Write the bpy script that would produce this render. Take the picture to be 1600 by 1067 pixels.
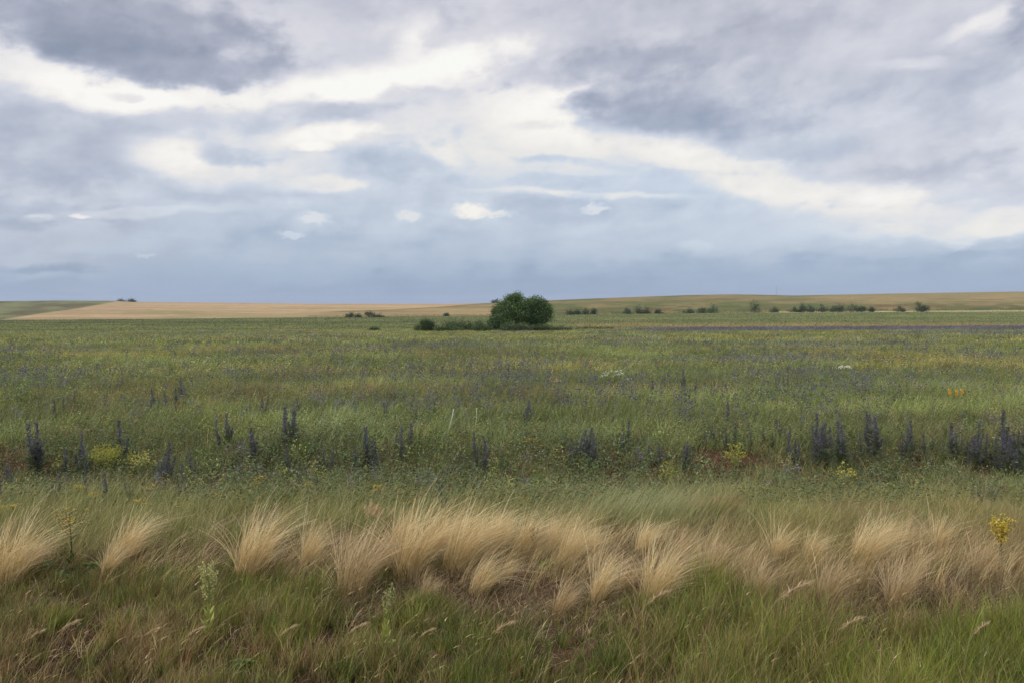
import bpy, math, random
import numpy as np

for o in list(bpy.data.objects):
    bpy.data.objects.remove(o)
SC = bpy.context.scene
COL = SC.collection
R = math.radians

# ------------------------------------------------------------------ camera, sky, sun, exposure
F = 1244.0                       # focal length in pixels of the 1600 px wide photograph
TH = math.atan(61.5 / F)         # downward pitch: the horizon lies 61.5 px above the middle
cam_d = bpy.data.cameras.new('camera')
cam_d.sensor_width = 36.0
cam_d.lens = 36.0 * F / 1600.0
cam_d.clip_start = 0.05
cam_d.clip_end = 30000
cam = bpy.data.objects.new('camera', cam_d)
COL.objects.link(cam)
cam.location = (0, 0, 0)
cam.rotation_euler = (R(90) - TH, 0, 0)
SC.camera = cam
SC.view_settings.view_transform = 'Standard'
SC.view_settings.look = 'None'
SC.view_settings.exposure = 0.0
SC.view_settings.gamma = 1.0
SC.view_settings.use_curve_mapping = False
SC.cycles.use_denoising = True
SC.cycles.max_bounces = 4; SC.cycles.transparent_max_bounces = 4
SC.cycles.sample_clamp_indirect = 3.0

SUN_AZ, SUN_EL = -118.0, 38.0     # azimuth from +Y, clockwise; sun stands left of and a little behind the camera
sun_d = bpy.data.lights.new('sun', 'SUN')
sun_d.energy = 1.5
sun_d.angle = R(10)
sun_d.color = (1.0, 0.93, 0.82)
sun = bpy.data.objects.new('sun', sun_d)
COL.objects.link(sun)
sun.location = (-40, -30, 60)
sun.rotation_euler = (R(90 - SUN_EL), 0, R(180 - SUN_AZ) )

def lin(c):
    c = np.asarray(c, float) / 255.0
    return np.where(c <= 0.04045, c / 12.92, ((c + 0.055) / 1.055) ** 2.4)

def row_slope(row):               # z / y of everything seen in one row of the photograph
    v = (np.asarray(row, float) - 533.5) / F
    return -(math.sin(TH) + math.cos(TH) * v) / (math.cos(TH) - math.sin(TH) * v)

def slope_row(s):
    s = np.asarray(s, float)
    # s = -(sin + cos v)/(cos - sin v)
    v = -(s * math.cos(TH) + math.sin(TH)) / (math.cos(TH) - s * math.sin(TH))
    return v * F + 533.5

def px_u(X, row):                 # x / y of a column
    v = (np.asarray(row, float) - 533.5) / F
    return ((np.asarray(X, float) - 800.0) / F) / (math.cos(TH) - math.sin(TH) * v)

def build_world():
    w = bpy.data.worlds.new('World')
    SC.world = w
    w.use_nodes = True
    nt = w.node_tree
    nt.nodes.clear()
    N, L = nt.nodes, nt.links
    def node(t, **k):
        n = N.new(t)
        for a, b in k.items():
            setattr(n, a, b)
        return n
    def put(sock, v):
        if isinstance(v, bpy.types.NodeSocket):
            L.new(v, sock)
        else:
            sock.default_value = v
    def m(op, a, b=0.0, c=0.0, clamp=False):
        n = node('ShaderNodeMath', operation=op)
        n.use_clamp = clamp
        put(n.inputs[0], a); put(n.inputs[1], b); put(n.inputs[2], c)
        return n.outputs[0]
    def mix(fac, a, b):
        n = node('ShaderNodeMix', data_type='RGBA')
        put(n.inputs[0], fac); put(n.inputs[6], a); put(n.inputs[7], b)
        return n.outputs[2]
    def C(c, k=1.0):
        l = lin(c) * k
        return (float(l[0]), float(l[1]), float(l[2]), 1.0)
    tc = node('ShaderNodeTexCoord')
    sep = node('ShaderNodeSeparateXYZ')
    L.new(tc.outputs['Generated'], sep.inputs[0])
    x, y, z = sep.outputs
    az = m('ARCTAN2', x, y)
    el = m('ARCSINE', z)
    # stretched coordinates in which the cloud wisps are drawn out along the horizon
    cv = node('ShaderNodeCombineXYZ')
    put(cv.inputs[0], m('MULTIPLY', az, 6.5)); put(cv.inputs[1], m('MULTIPLY_ADD', az, -1.2, m('MULTIPLY', el, 11.0)))
    nz = node('ShaderNodeTexNoise', noise_dimensions='2D')
    nz.inputs['Scale'].default_value = 1.3; nz.inputs['Detail'].default_value = 7.0; nz.inputs['Roughness'].default_value = 0.58
    L.new(cv.outputs[0], nz.inputs['Vector'])
    s2 = node('ShaderNodeSeparateColor')
    L.new(nz.outputs['Color'], s2.inputs[0])
    az2 = m('MULTIPLY_ADD', m('SUBTRACT', s2.outputs[0], 0.5), 0.07, az)
    el2 = m('MULTIPLY_ADD', m('SUBTRACT', s2.outputs[1], 0.5), 0.030, el)
    P = node('ShaderNodeCombineXYZ')
    put(P.inputs[0], az2); put(P.inputs[1], el2)
    # cloud sheet seen in perspective for the fine structure
    zz = m('ADD', m('ABSOLUTE', z), 0.10)
    cp = node('ShaderNodeCombineXYZ')
    put(cp.inputs[0], m('DIVIDE', x, zz)); put(cp.inputs[1], m('DIVIDE', y, zz))
    n3 = node('ShaderNodeTexNoise', noise_dimensions='2D')
    n3.inputs['Scale'].default_value = 1.1; n3.inputs['Detail'].default_value = 7.0; n3.inputs['Roughness'].default_value = 0.54
    n3.inputs['Distortion'].default_value = 0.0
    L.new(cp.outputs[0], n3.inputs['Vector'])
    fb = n3.outputs['Fac']
    rough = m('SUBTRACT', fb, 0.5)
    # lightness of the cloud sheet from the horizon up; the blobs below push it up and down
    def ramp_el(stops, top):
        rp = node('ShaderNodeValToRGB'); r = rp.color_ramp
        def pos(row): return min(1.0, max(0.0, (math.atan(float(row_slope(row))) + 0.02) / 0.9))
        r.elements[0].position = 0.0; r.elements[0].color = (stops[0][1],) * 3 + (1,)
        r.elements[1].position = 1.0; r.elements[1].color = (top,) * 3 + (1,)
        for row, v in stops[1:]:
            e = r.elements.new(pos(row)); e.color = (v, v, v, 1)
        put(rp.inputs[0], m('DIVIDE', m('ADD', el, 0.02), 0.9))
        return rp.outputs[0]
    lum = ramp_el([(520, .62), (472, .655), (440, .675), (400, .75), (340, .805), (250, .845), (120, .825), (0, .805)], .84)
    blue = ramp_el([(520, 1.), (440, 1.), (340, .85), (250, .55), (150, .15), (60, .0)], .1)
    n6 = node('ShaderNodeTexNoise', noise_dimensions='2D')
    n6.inputs['Scale'].default_value = 2.6; n6.inputs['Detail'].default_value = 8.0; n6.inputs['Roughness'].default_value = 0.52; n6.inputs['Distortion'].default_value = 0.0
    L.new(cv.outputs[0], n6.inputs['Vector'])
    edge = m('ADD', rough, m('MULTIPLY', m('SUBTRACT', n6.outputs['Fac'], 0.5), 1.3))
    B = [  # X, row, half width, half height, tilt (deg, right end up), colour, opacity
        (1250, 120, 430, 130, 0, (200, 202, 216), .8),
        (80, 220, 230, 80, 0, (186, 192, 212), .9),
        (60, 400, 150, 60, 0, (190, 197, 213), .8),
        (150, 452, 300, 22, 0, (160, 171, 191), .9),
        (260, 430, 160, 40, 0, (168, 181, 203), .6),
        (330, 360, 150, 50, 0, (182, 192, 212), .6),
        (620, 330, 200, 50, 0, (188, 200, 217), .5),
        (470, 400, 160, 40, 0, (176, 188, 208), .7),
        (330, 300, 220, 30, 4, (196, 203, 219), .6),
        (560, 235, 420, 60, 0, (212, 217, 228), .5),
        (600, 12, 190, 30, 0, (192, 195, 212), .8),
        (430, 60, 130, 60, 0, (212, 213, 226), .8),
        (100, 112, 200, 34, -2, (240, 236, 236), .9),
        (60, 95, 110, 22, 0, (236, 232, 234), .9),
        (320, 150, 240, 30, 4, (243, 240, 240), .85),
        (210, 160, 130, 30, -6, (255, 254, 250), 1.),
        (205, 152, 42, 12, 0, (226, 226, 236), .9),
        (200, 38, 270, 66, -8, (166, 173, 192), .95),
        (225, 85, 170, 34, -5, (150, 158, 178), .9),
        (60, 20, 110, 34, 0, (158, 165, 184), .8),
        (330, 108, 130, 20, 4, (172, 179, 198), .8),
        (590, 122, 180, 34, 14, (252, 250, 244), .95),
        (720, 92, 130, 34, 12, (250, 247, 241), .9),
        (640, 62, 60, 34, 40, (236, 234, 239), .8),
        (560, 130, 80, 18, 10, (255, 254, 250), .8),
        (800, 215, 230, 60, -8, (228, 231, 238), .7),
        (120, 235, 200, 44, -4, (180, 188, 210), .9),
        (270, 190, 120, 22, 8, (192, 198, 217), .8),
        (60, 330, 120, 26, 0, (166, 178, 202), .8),
        (520, 178, 130, 18, 7, (184, 192, 213), .9),
        (420, 200, 90, 14, 8, (192, 198, 217), .7),
        (275, 252, 80, 32, -6, (247, 244, 240), .9),
        (520, 213, 110, 20, 8, (250, 247, 242), .9),
        (400, 272, 110, 20, 5, (228, 229, 236), .7),
        (372, 243, 58, 18, 0, (180, 190, 212), .95),
        (487, 236, 28, 9, 0, (252, 250, 246), .9),
        (515, 290, 70, 14, 5, (240, 237, 234), .8),
        (640, 255, 110, 32, 0, (180, 195, 218), .8),
        (690, 240, 46, 24, -15, (242, 239, 235), .7),
        (230, 333, 170, 10, 6, (215, 217, 227), .8),
        (62, 345, 34, 7, 0, (226, 227, 233), .9),
        (128, 342, 18, 5, 0, (232, 232, 236), .9),
        (40, 350, 60, 12, 0, (160, 173, 198), .5),
        (860, 178, 120, 52, -14, (249, 246, 240), .9),
        (900, 148, 70, 18, 0, (252, 248, 240), .8),
        (832, 192, 34, 10, 0, (214, 225, 239), .8),
        (895, 156, 20, 8, 0, (214, 217, 228), .8),
        (1080, 180, 170, 56, -6, (184, 187, 202), .95),
        (1040, 186, 90, 34, 0, (170, 175, 190), .8),
        (960, 104, 160, 26, 6, (172, 180, 197), .9),
        (1180, 62, 110, 26, 12, (184, 187, 203), .8),
        (1350, 60, 120, 40, 10, (208, 209, 222), .7),
        (1500, 110, 130, 34, 10, (188, 191, 208), .8),
        (1585, 20, 26, 26, 0, (168, 172, 190), .8),
        (1520, 44, 64, 16, 18, (234, 231, 235), .8),
        (1430, 104, 70, 9, -4, (226, 222, 228), .7),
        (1180, 235, 70, 22, 0, (206, 209, 220), .7),
        (1270, 232, 66, 20, 0, (186, 196, 215), .8),
        (1420, 215, 200, 44, 4, (202, 205, 219), .8),
        (1470, 272, 130, 22, 2, (184, 190, 209), .9),
        (1060, 240, 150, 22, -12, (240, 237, 233), .85),
        (1190, 288, 120, 28, -16, (240, 236, 231), .85),
        (1350, 312, 170, 30, 0, (243, 238, 230), .9),
        (1420, 350, 230, 32, 0, (228, 227, 228), .8),
        (1560, 352, 90, 24, 8, (238, 234, 229), .8),
        (1540, 318, 90, 8, 0, (214, 214, 224), .8),
        (840, 283, 170, 9, 2, (192, 208, 229), .8),
        (910, 302, 190, 7, -3, (226, 231, 238), .7),
        (960, 260, 150, 7, -5, (196, 211, 230), .7),
        (860, 330, 190, 22, 0, (181, 199, 223), .7),
        (1010, 350, 190, 12, 4, (196, 207, 224), .6),
        (1200, 365, 160, 22, 4, (206, 214, 226), .6),
        (1450, 407, 230, 9, 2, (160, 178, 208), .8),
        (1090, 425, 280, 20, 0, (157, 176, 205), .7),
        (820, 448, 220, 22, 0, (147, 169, 202), .7),
        (1350, 445, 300, 16, 0, (160, 179, 207), .6),
        (50, 422, 100, 8, 0, (150, 163, 190), .8),
        (1090, 384, 34, 7, 0, (208, 215, 228), .7),
    ]
    BL = [  # where the sheet is bluer (1) or greyer (0)
        (60, 300, 260, 130, 0, .4, .9), (1450, 260, 260, 90, 0, .1, .9), (700, 250, 300, 60, 0, .8, .8),
        (1000, 280, 260, 50, -8, 1., .9), (1270, 232, 70, 26, 0, .7, .8), (90, 200, 240, 60, 0, .3, .8), (830, 190, 60, 20, 0, .9, .8)]
    K = [  # the small clouds that hang apart over the horizon
        (738, 331, 36, 15, -6, (252, 246, 238), 1.), (772, 335, 32, 6, 3, (232, 230, 233), .9),
        (638, 338, 25, 10, 4, (228, 229, 235), .9), (490, 341, 28, 11, 0, (224, 226, 234), .9),
        (455, 367, 22, 6, -2, (212, 216, 227), .9), (225, 399, 18, 4, 2, (197, 204, 220), .9),
        (930, 327, 24, 8, 5, (228, 230, 237), .8)]
    def blob(val, b, src, wob, hi, lo, aim):
        X, row, hw, hh, tilt, c, op = b
        u = float(px_u(X, row)); s = float(row_slope(row))
        a0 = math.atan(u); e0 = math.atan(s / math.sqrt(1 + u * u))
        q = node('ShaderNodeVectorMath', operation='MULTIPLY_ADD')   # (keeps the shader compiler from holding every mask at once)
        L.new(val, q.inputs[0]); q.inputs[1].default_value = (1e-9,) * 3; L.new(src, q.inputs[2])
        mp = node('ShaderNodeMapping', vector_type='TEXTURE')
        mp.inputs['Location'].default_value = (a0, e0, 0)
        mp.inputs['Rotation'].default_value = (0, 0, R(tilt))
        ca = math.cos(a0)
        mp.inputs['Scale'].default_value = (hw / F * ca * ca, hh / F * ca, 1)
        L.new(q.outputs[0], mp.inputs['Vector'])
        ln = node('ShaderNodeVectorMath', operation='LENGTH')
        L.new(mp.outputs[0], ln.inputs[0])
        d = m('MULTIPLY_ADD', edge, wob, ln.outputs['Value'])
        mr = node('ShaderNodeMapRange', interpolation_type='SMOOTHSTEP')
        put(mr.inputs['Value'], d)
        mr.inputs['From Min'].default_value = hi; mr.inputs['From Max'].default_value = lo
        mr.inputs['To Min'].default_value = 0.0; mr.inputs['To Max'].default_value = op
        mf = node('ShaderNodeMix', data_type='FLOAT')
        put(mf.inputs[0], mr.outputs[0]); put(mf.inputs[2], val); mf.inputs[3].default_value = aim
        return mf.outputs[0]
    def lum_of(c): return (c[0] * .3 + c[1] * .5 + c[2] * .2) / 255.0
    for b in B:
        a_ = lum_of(b[5]); a_ = .80 + (a_ - .80) * (1.22 if a_ > .8 else 1.08)
        lum = blob(lum, b, P.outputs[0], 1.3, 1.34, 0.36, a_)
    for b in BL:
        blue = blob(blue, b, P.outputs[0], 0.9, 1.5, 0.1, b[5])
    # billows and wisps ride on the sheet and fade out low down, where rain veils hang
    n4 = node('ShaderNodeTexNoise', noise_dimensions='2D')
    n4.inputs['Scale'].default_value = 9.0; n4.inputs['Detail'].default_value = 5.0; n4.inputs['Roughness'].default_value = 0.55
    L.new(cv.outputs[0], n4.inputs['Vector'])
    amp = node('ShaderNodeMapRange')
    put(amp.inputs['Value'], el); amp.inputs['From Min'].default_value = 0.015; amp.inputs['From Max'].default_value = 0.12
    amp.inputs['To Min'].default_value = 0.035; amp.inputs['To Max'].default_value = 0.22
    bill = m('SUBTRACT', 0.12, m('ABSOLUTE', m('SUBTRACT', n6.outputs['Fac'], 0.5)))      # rounded tops with sharp creases
    f = m('MULTIPLY_ADD', edge, 0.62, m('MULTIPLY_ADD', bill, 0.16, m('MULTIPLY', m('SUBTRACT', n4.outputs['Fac'], 0.5), 0.16)))
    lum = m('MULTIPLY_ADD', f, amp.outputs[0], lum)
    P2 = node('ShaderNodeCombineXYZ')
    n5 = node('ShaderNodeTexNoise', noise_dimensions='2D')
    n5.inputs['Scale'].default_value = 14.0; n5.inputs['Detail'].default_value = 4.0
    L.new(cv.outputs[0], n5.inputs['Vector'])
    s5 = node('ShaderNodeSeparateColor'); L.new(n5.outputs['Color'], s5.inputs[0])
    put(P2.inputs[0], m('MULTIPLY_ADD', m('SUBTRACT', s5.outputs[0], 0.5), 0.016, az))
    put(P2.inputs[1], m('MULTIPLY_ADD', m('SUBTRACT', s5.outputs[1], 0.5), 0.012, el))
    for b in K:
        lum = blob(lum, b, P2.outputs[0], 0.3, 1.2, 0.45, lum_of(b[5]))
    def tone(stops):
        rp = node('ShaderNodeValToRGB'); r = rp.color_ramp
        r.elements[0].position = stops[0][0]; r.elements[0].color = C(stops[0][1])
        r.elements[1].position = stops[-1][0]; r.elements[1].color = C(stops[-1][1])
        for p_, c in stops[1:-1]:
            e = r.elements.new(p_); e.color = C(c)
        put(rp.inputs[0], lum)
        return rp.outputs[0]
    grey = tone([(.55, (140, 148, 166)), (.62, (157, 163, 180)), (.70, (177, 181, 196)), (.78, (198, 200, 212)), (.85, (217, 217, 225)), (.91, (235, 233, 235)), (.96, (249, 246, 243)), (1., (255, 254, 250))])
    blu = tone([(.55, (118, 142, 176)), (.64, (148, 167, 194)), (.71, (168, 185, 208)), (.78, (189, 202, 219)), (.85, (206, 217, 231)), (.91, (235, 234, 231)), (.96, (249, 245, 238)), (1., (255, 252, 244))])
    col = mix(blue, grey, blu)
    # the cloud deck overhead is thinner and brighter than its far base
    zen = node('ShaderNodeMapRange'); put(zen.inputs['Value'], el)
    zen.inputs['From Min'].default_value = 0.42; zen.inputs['From Max'].default_value = 0.9
    zen.inputs['To Min'].default_value = 1.0; zen.inputs['To Max'].default_value = 2.3
    zs = node('ShaderNodeVectorMath', operation='SCALE'); L.new(col, zs.inputs[0]); L.new(zen.outputs[0], zs.inputs['Scale'])
    col = zs.outputs[0]
    sky = node('ShaderNodeTexSky')
    sky.sky_type = 'NISHITA'; sky.sun_disc = False
    sky.sun_elevation = R(SUN_EL); sky.sun_rotation = R(SUN_AZ)
    sk = node('ShaderNodeVectorMath', operation='SCALE')
    L.new(sky.outputs[0], sk.inputs[0]); sk.inputs['Scale'].default_value = 0.10
    col = mix(0.06, col, sk.outputs[0])
    bg = node('ShaderNodeBackground')
    L.new(col, bg.inputs[0]); bg.inputs[1].default_value = 1.0
    out = node('ShaderNodeOutputWorld')
    L.new(bg.outputs[0], out.inputs[0])
    w.cycles.sampling_method = 'MANUAL'
    w.cycles.sample_map_resolution = 512
build_world()

# ------------------------------------------------------------------ helpers
rng = np.random.default_rng(11)
random.seed(5)

def smooth(a, b, x):
    t = np.clip((np.asarray(x, float) - a) / (b - a), 0, 1)
    return t * t * (3 - 2 * t)

def vnoise(x, y, seed=0):
    xi = np.floor(x).astype(np.int64); yi = np.floor(y).astype(np.int64)
    fx = x - xi; fy = y - yi
    fx = fx * fx * (3 - 2 * fx); fy = fy * fy * (3 - 2 * fy)
    def h(a, b):
        n = (a * 374761393 + b * 668265263 + seed * 2147483647) & 0x7fffffff
        n = ((n ^ (n >> 13)) * 1274126177) & 0x7fffffff
        n = n ^ (n >> 16)
        return (n & 0xffff) / 65535.0
    return (h(xi, yi) * (1 - fx) + h(xi + 1, yi) * fx) * (1 - fy) + (h(xi, yi + 1) * (1 - fx) + h(xi + 1, yi + 1) * fx) * fy

def fbm(x, y, seed=0, oct=4):
    t = 0; a = 0.5; s = 0
    x = np.asarray(x, float); y = np.asarray(y, float)
    for i in range(oct):
        t = t + a * vnoise(x, y, seed + i * 17); s += a
        x = x * 2.03 + 13.1; y = y * 2.03 + 7.7; a *= 0.5
    return t / s

# ---- the lie of the land
YN = [0, 8, 13, 23, 45, 80, 120, 150, 172, 200, 240, 330]
ZN = [-2.35, -2.35, -2.36, -2.42, -2.95, -3.85, -4.95, -5.6, -5.95, -7.2, -7.95, -8.75]
XF = [0, 200, 400, 560, 760, 870, 1000, 1200, 1350, 1600]
RFOOT = [500.5, 499, 497, 495.5, 494, 492, 490, 488, 487, 486]
XC = [0, 100, 180, 212, 300, 500, 700, 760, 800, 850, 900, 1000, 1080, 1150, 1240, 1300, 1400, 1500, 1600]
RC = [471, 470, 470.5, 472.3, 473, 475, 475.2, 474, 472, 470.3, 468, 464.2, 461.5, 460.3, 462.3, 461, 459, 457.5, 456]

def ground_z(x, y):
    x = np.asarray(x, float); y = np.asarray(y, float)
    yy = np.maximum(y, 0.5)
    Xc = 800 + F * np.clip(x / np.maximum(yy, 1.0), -0.9, 0.9)
    z = np.interp(y, YN, ZN)
    z = z + 0.0052 * x * smooth(40, 175, y) * (1 - smooth(175, 330, y))
    z = z - 0.22 * np.exp(-((y - 11.0) / 1.4) ** 2) + 0.10 * np.exp(-((y - 7.6) / 0.9) ** 2)
    near = 1 - smooth(60, 120, y)
    z = z + near * (0.10 * (fbm(x * 0.8, y * 0.8, 3, 3) - 0.5) + 0.05 * (fbm(x * 3, y * 3, 5, 2) - 0.5))
    far = y > 330
    if np.any(far):
        foot = np.interp(Xc, XF, RFOOT); crest = np.interp(Xc, XC, RC)
        bump = 1.0 * (fbm(x * 0.006, y * 0.004, 9, 4) - 0.5)
        r0 = np.interp(Xc, [0, 1600], [507.5, 504.6])
        ly = np.log(yy)
        l0, l1, l2, l3, l4 = np.log([330, 640, 1500, 1900, 9000])
        t1 = np.clip((ly - l0) / (l1 - l0), 0, 1); t2 = smooth(0, 1, np.clip((ly - l1) / (l2 - l1), 0, 1)) * 0.6 + 0.4 * np.clip((ly - l1) / (l2 - l1), 0, 1)
        t3 = smooth(l2, l3, ly); t4 = np.clip((ly - l3) / (l4 - l3), 0, 1)
        row = r0 + (foot - r0) * t1 + (crest - foot) * t2 + bump * t2 * (1 - t2) * 4
        row = row + 5 * t3
        row = row + (np.maximum(row, 479) - row) * t4
        zf = row_slope(row) * yy
        zr = row_slope(r0) * 330.0                       # smooth the seam
        k = 1 - smooth(330, 420, y)
        zf = zf + (np.interp(330.0, YN, ZN) - zr) * k
        z = np.where(far, zf, z)
    return z

def at(X, row_base):              # the ground point seen at a pixel of the photograph
    s = float(row_slope(row_base)); u = float(px_u(X, row_base))
    ys = np.concatenate([np.arange(3, 60, 0.05), np.arange(60, 400, 0.5), np.arange(400, 3000, 3.0)])
    zs = ground_z(ys * u, ys)
    d = zs - ys * s
    i = int(np.argmax(d > 0))
    y = ys[i]
    return (u * y, float(y), float(ground_z(u * y, y)))

def at_depth(X, y, row=500):
    u = float(px_u(X, row))
    return (u * y, float(y), float(ground_z(u * y, y)))

# ---- materials
def mat_plant(name, trans=0.3, rough=0.6, spec=0.15):
    m = bpy.data.materials.new(name); m.use_nodes = True
    nt = m.node_tree; nt.nodes.clear()
    at_ = nt.nodes.new('ShaderNodeAttribute'); at_.attribute_name = 'tint'
    d = nt.nodes.new('ShaderNodeBsdfDiffuse'); t = nt.nodes.new('ShaderNodeBsdfTranslucent')
    g = nt.nodes.new('ShaderNodeBsdfGlossy'); g.inputs['Roughness'].default_value = rough
    g.inputs['Color'].default_value = (1, 1, 1, 1)
    mx = nt.nodes.new('ShaderNodeMixShader'); mx.inputs[0].default_value = trans
    m2 = nt.nodes.new('ShaderNodeMixShader'); m2.inputs[0].default_value = spec * 0.2
    o = nt.nodes.new('ShaderNodeOutputMaterial')
    nt.links.new(at_.outputs['Color'], d.inputs['Color']); nt.links.new(at_.outputs['Color'], t.inputs['Color'])
    nt.links.new(d.outputs[0], mx.inputs[1]); nt.links.new(t.outputs[0], mx.inputs[2])
    nt.links.new(mx.outputs[0], m2.inputs[1]); nt.links.new(g.outputs[0], m2.inputs[2])
    nt.links.new(m2.outputs[0], o.inputs[0])
    return m

def mat_ground(name, scale, amount):
    m = bpy.data.materials.new(name); m.use_nodes = True
    nt = m.node_tree; nt.nodes.clear()
    a = nt.nodes.new('ShaderNodeAttribute'); a.attribute_name = 'tint'
    tc = nt.nodes.new('ShaderNodeTexCoord')
    n = nt.nodes.new('ShaderNodeTexNoise'); n.inputs['Scale'].default_value = scale; n.inputs['Detail'].default_value = 8; n.inputs['Roughness'].default_value = 0.65
    nt.links.new(tc.outputs['Object'], n.inputs['Vector'])
    mr = nt.nodes.new('ShaderNodeMapRange'); mr.inputs['From Min'].default_value = 0.3; mr.inputs['From Max'].default_value = 0.7
    mr.inputs['To Min'].default_value = 1 - amount; mr.inputs['To Max'].default_value = 1 + amount
    nt.links.new(n.outputs['Fac'], mr.inputs['Value'])
    s = nt.nodes.new('ShaderNodeVectorMath'); s.operation = 'SCALE'
    nt.links.new(a.outputs['Color'], s.inputs[0]); nt.links.new(mr.outputs[0], s.inputs['Scale'])
    d = nt.nodes.new('ShaderNodeBsdfDiffuse'); d.inputs['Roughness'].default_value = 0.8
    nt.links.new(s.outputs[0], d.inputs['Color'])
    b = nt.nodes.new('ShaderNodeBump'); b.inputs['Strength'].default_value = 0.5; b.inputs['Distance'].default_value = 0.3 / scale
    nt.links.new(n.outputs['Fac'], b.inputs['Height']); nt.links.new(b.outputs[0], d.inputs['Normal'])
    o = nt.nodes.new('ShaderNodeOutputMaterial'); nt.links.new(d.outputs[0], o.inputs[0])
    return m

M_GRASS = mat_plant('grass_blade', 0.30)
M_FEATHER = mat_plant('dry_feather_grass', 0.35, spec=0.25)
M_LEAF = mat_plant('leaf', 0.25)
M_PETAL = mat_plant('petal', 0.35, spec=0.0)
M_BARK = mat_plant('bark', 0.0, spec=0.0)
M_SOIL = mat_ground('soil', 9.0, 0.45)
M_FIELD = mat_ground('far_field', 0.06, 0.22)
def mat_metal(name, c):
    m = bpy.data.materials.new(name); m.use_nodes = True
    p = m.node_tree.nodes['Principled BSDF']
    n = m.node_tree.nodes.new('ShaderNodeTexNoise'); n.inputs['Scale'].default_value = 3
    r = m.node_tree.nodes.new('ShaderNodeValToRGB')
    r.color_ramp.elements[0].color = (c[0] * .8, c[1] * .8, c[2] * .8, 1); r.color_ramp.elements[1].color = (*c, 1)
    m.node_tree.links.new(n.outputs['Fac'], r.inputs[0]); m.node_tree.links.new(r.outputs[0], p.inputs['Base Color'])
    p.inputs['Roughness'].default_value = 0.6; p.inputs['Metallic'].default_value = 0.3
    return m
M_STEEL = mat_metal('galvanised_steel', (0.42, 0.45, 0.5))

# ---- mesh making
class MB:
    def __init__(self): self.v = []; self.f = []; self.c = []; self.n = 0
    def add(self, v, f, c):
        v = np.asarray(v, float).reshape(-1, 3); f = np.asarray(f, np.int64).reshape(-1, 4)
        c = np.asarray(c, float)
        if c.ndim == 1: c = np.tile(c, (len(v), 1))
        self.v.append(v); self.f.append(f + self.n); self.c.append(c[:, :3]); self.n += len(v)
        return self
    def mesh(self, name, mat, smooth_=False):
        v = np.concatenate(self.v).astype(np.float32); f = np.concatenate(self.f).astype(np.int32); c = np.concatenate(self.c).astype(np.float32)
        me = bpy.data.meshes.new(name)
        me.vertices.add(len(v)); me.vertices.foreach_set('co', v.ravel())
        me.loops.add(f.size); me.loops.foreach_set('vertex_index', f.ravel())
        me.polygons.add(len(f)); me.polygons.foreach_set('loop_start', np.arange(0, f.size, 4, dtype=np.int32))
        me.update(calc_edges=True)
        a = me.color_attributes.new('tint', 'FLOAT_COLOR', 'POINT')
        c4 = np.ones((len(v), 4), np.float32); c4[:, :3] = np.clip(c, 0, 1)
        a.data.foreach_set('color', c4.ravel())
        me.materials.append(mat)
        if smooth_: me.polygons.foreach_set('use_smooth', np.ones(len(f), bool))
        return me
    def obj(self, name, mat, parent=None, smooth_=False):
        o = bpy.data.objects.new(name, self.mesh(name, mat, smooth_))
        COL.objects.link(o)
        if parent is not None: o.parent = parent
        return o

def tag(o, label=None, cat=None, group=None, kind=None):
    if label: o['label'] = label
    if cat: o['category'] = cat
    if group: o['group'] = group
    if kind: o['kind'] = kind
    return o

def empty(name, loc, label, cat, group=None, rz=0.0, s=1.0):
    o = bpy.data.objects.new(name, None); COL.objects.link(o)
    o.empty_display_size = 0.1
    o.location = loc; o.rotation_euler = (0, 0, rz); o.scale = (s, s, s)
    return tag(o, label, cat, group)

def copy_thing(src, loc, rz, s, label, group=None, kids=True):
    r = src.copy(); COL.objects.link(r); r.location = loc; r.rotation_euler = (0, 0, rz)
    r.scale = (s, s, s) if np.isscalar(s) else s
    r['label'] = label
    if group: r['group'] = group
    for ch in list(src.children):
        c = ch.copy(); COL.objects.link(c); c.parent = r
        for g in list(ch.children):
            d = g.copy(); COL.objects.link(d); d.parent = c
    return r

def blades(mb, base, h, w, ldir, lean, curl, cb, ct, rings=4, taper=1.3, tipw=0.12):
    """many grass blades at once. base (n,3); h, w, lean, curl (n); ldir (n) angle of lean; cb, ct base and tip colour (n,3)"""
    n = len(base)
    t = np.linspace(0, 1, rings)[None, :]
    h = np.broadcast_to(h, n)[:, None]; w = np.broadcast_to(w, n)[:, None]
    lean = np.broadcast_to(lean, n)[:, None]; curl = np.broadcast_to(curl, n)[:, None]
    ld = np.broadcast_to(ldir, n)[:, None]
    off = h * (lean * t + curl * t ** 2.2)
    up = h * (t - 0.45 * np.minimum(curl, 1.3) * t ** 2.5)
    cx = base[:, 0:1] + off * np.cos(ld); cy = base[:, 1:2] + off * np.sin(ld); cz = base[:, 2:3] + up
    wa = rng.uniform(0, math.pi, n)[:, None]
    ww = 0.5 * w * (1 - (1 - tipw) * t ** taper)
    dx = np.cos(wa) * ww; dy = np.sin(wa) * ww * 0.6
    v = np.empty((n, rings, 2, 3))
    v[:, :, 0, 0] = cx - dx; v[:, :, 1, 0] = cx + dx
    v[:, :, 0, 1] = cy - dy; v[:, :, 1, 1] = cy + dy
    v[:, :, 0, 2] = cz; v[:, :, 1, 2] = cz
    i = np.arange(n)[:, None] * rings * 2 + np.arange(rings - 1)[None, :] * 2
    f = np.stack([i, i + 1, i + 3, i + 2], -1).reshape(-1, 4)
    tt = t[:, :, None, None]
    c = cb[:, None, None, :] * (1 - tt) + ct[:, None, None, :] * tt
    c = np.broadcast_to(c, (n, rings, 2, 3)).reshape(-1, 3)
    mb.add(v.reshape(-1, 3), f, c)

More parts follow.
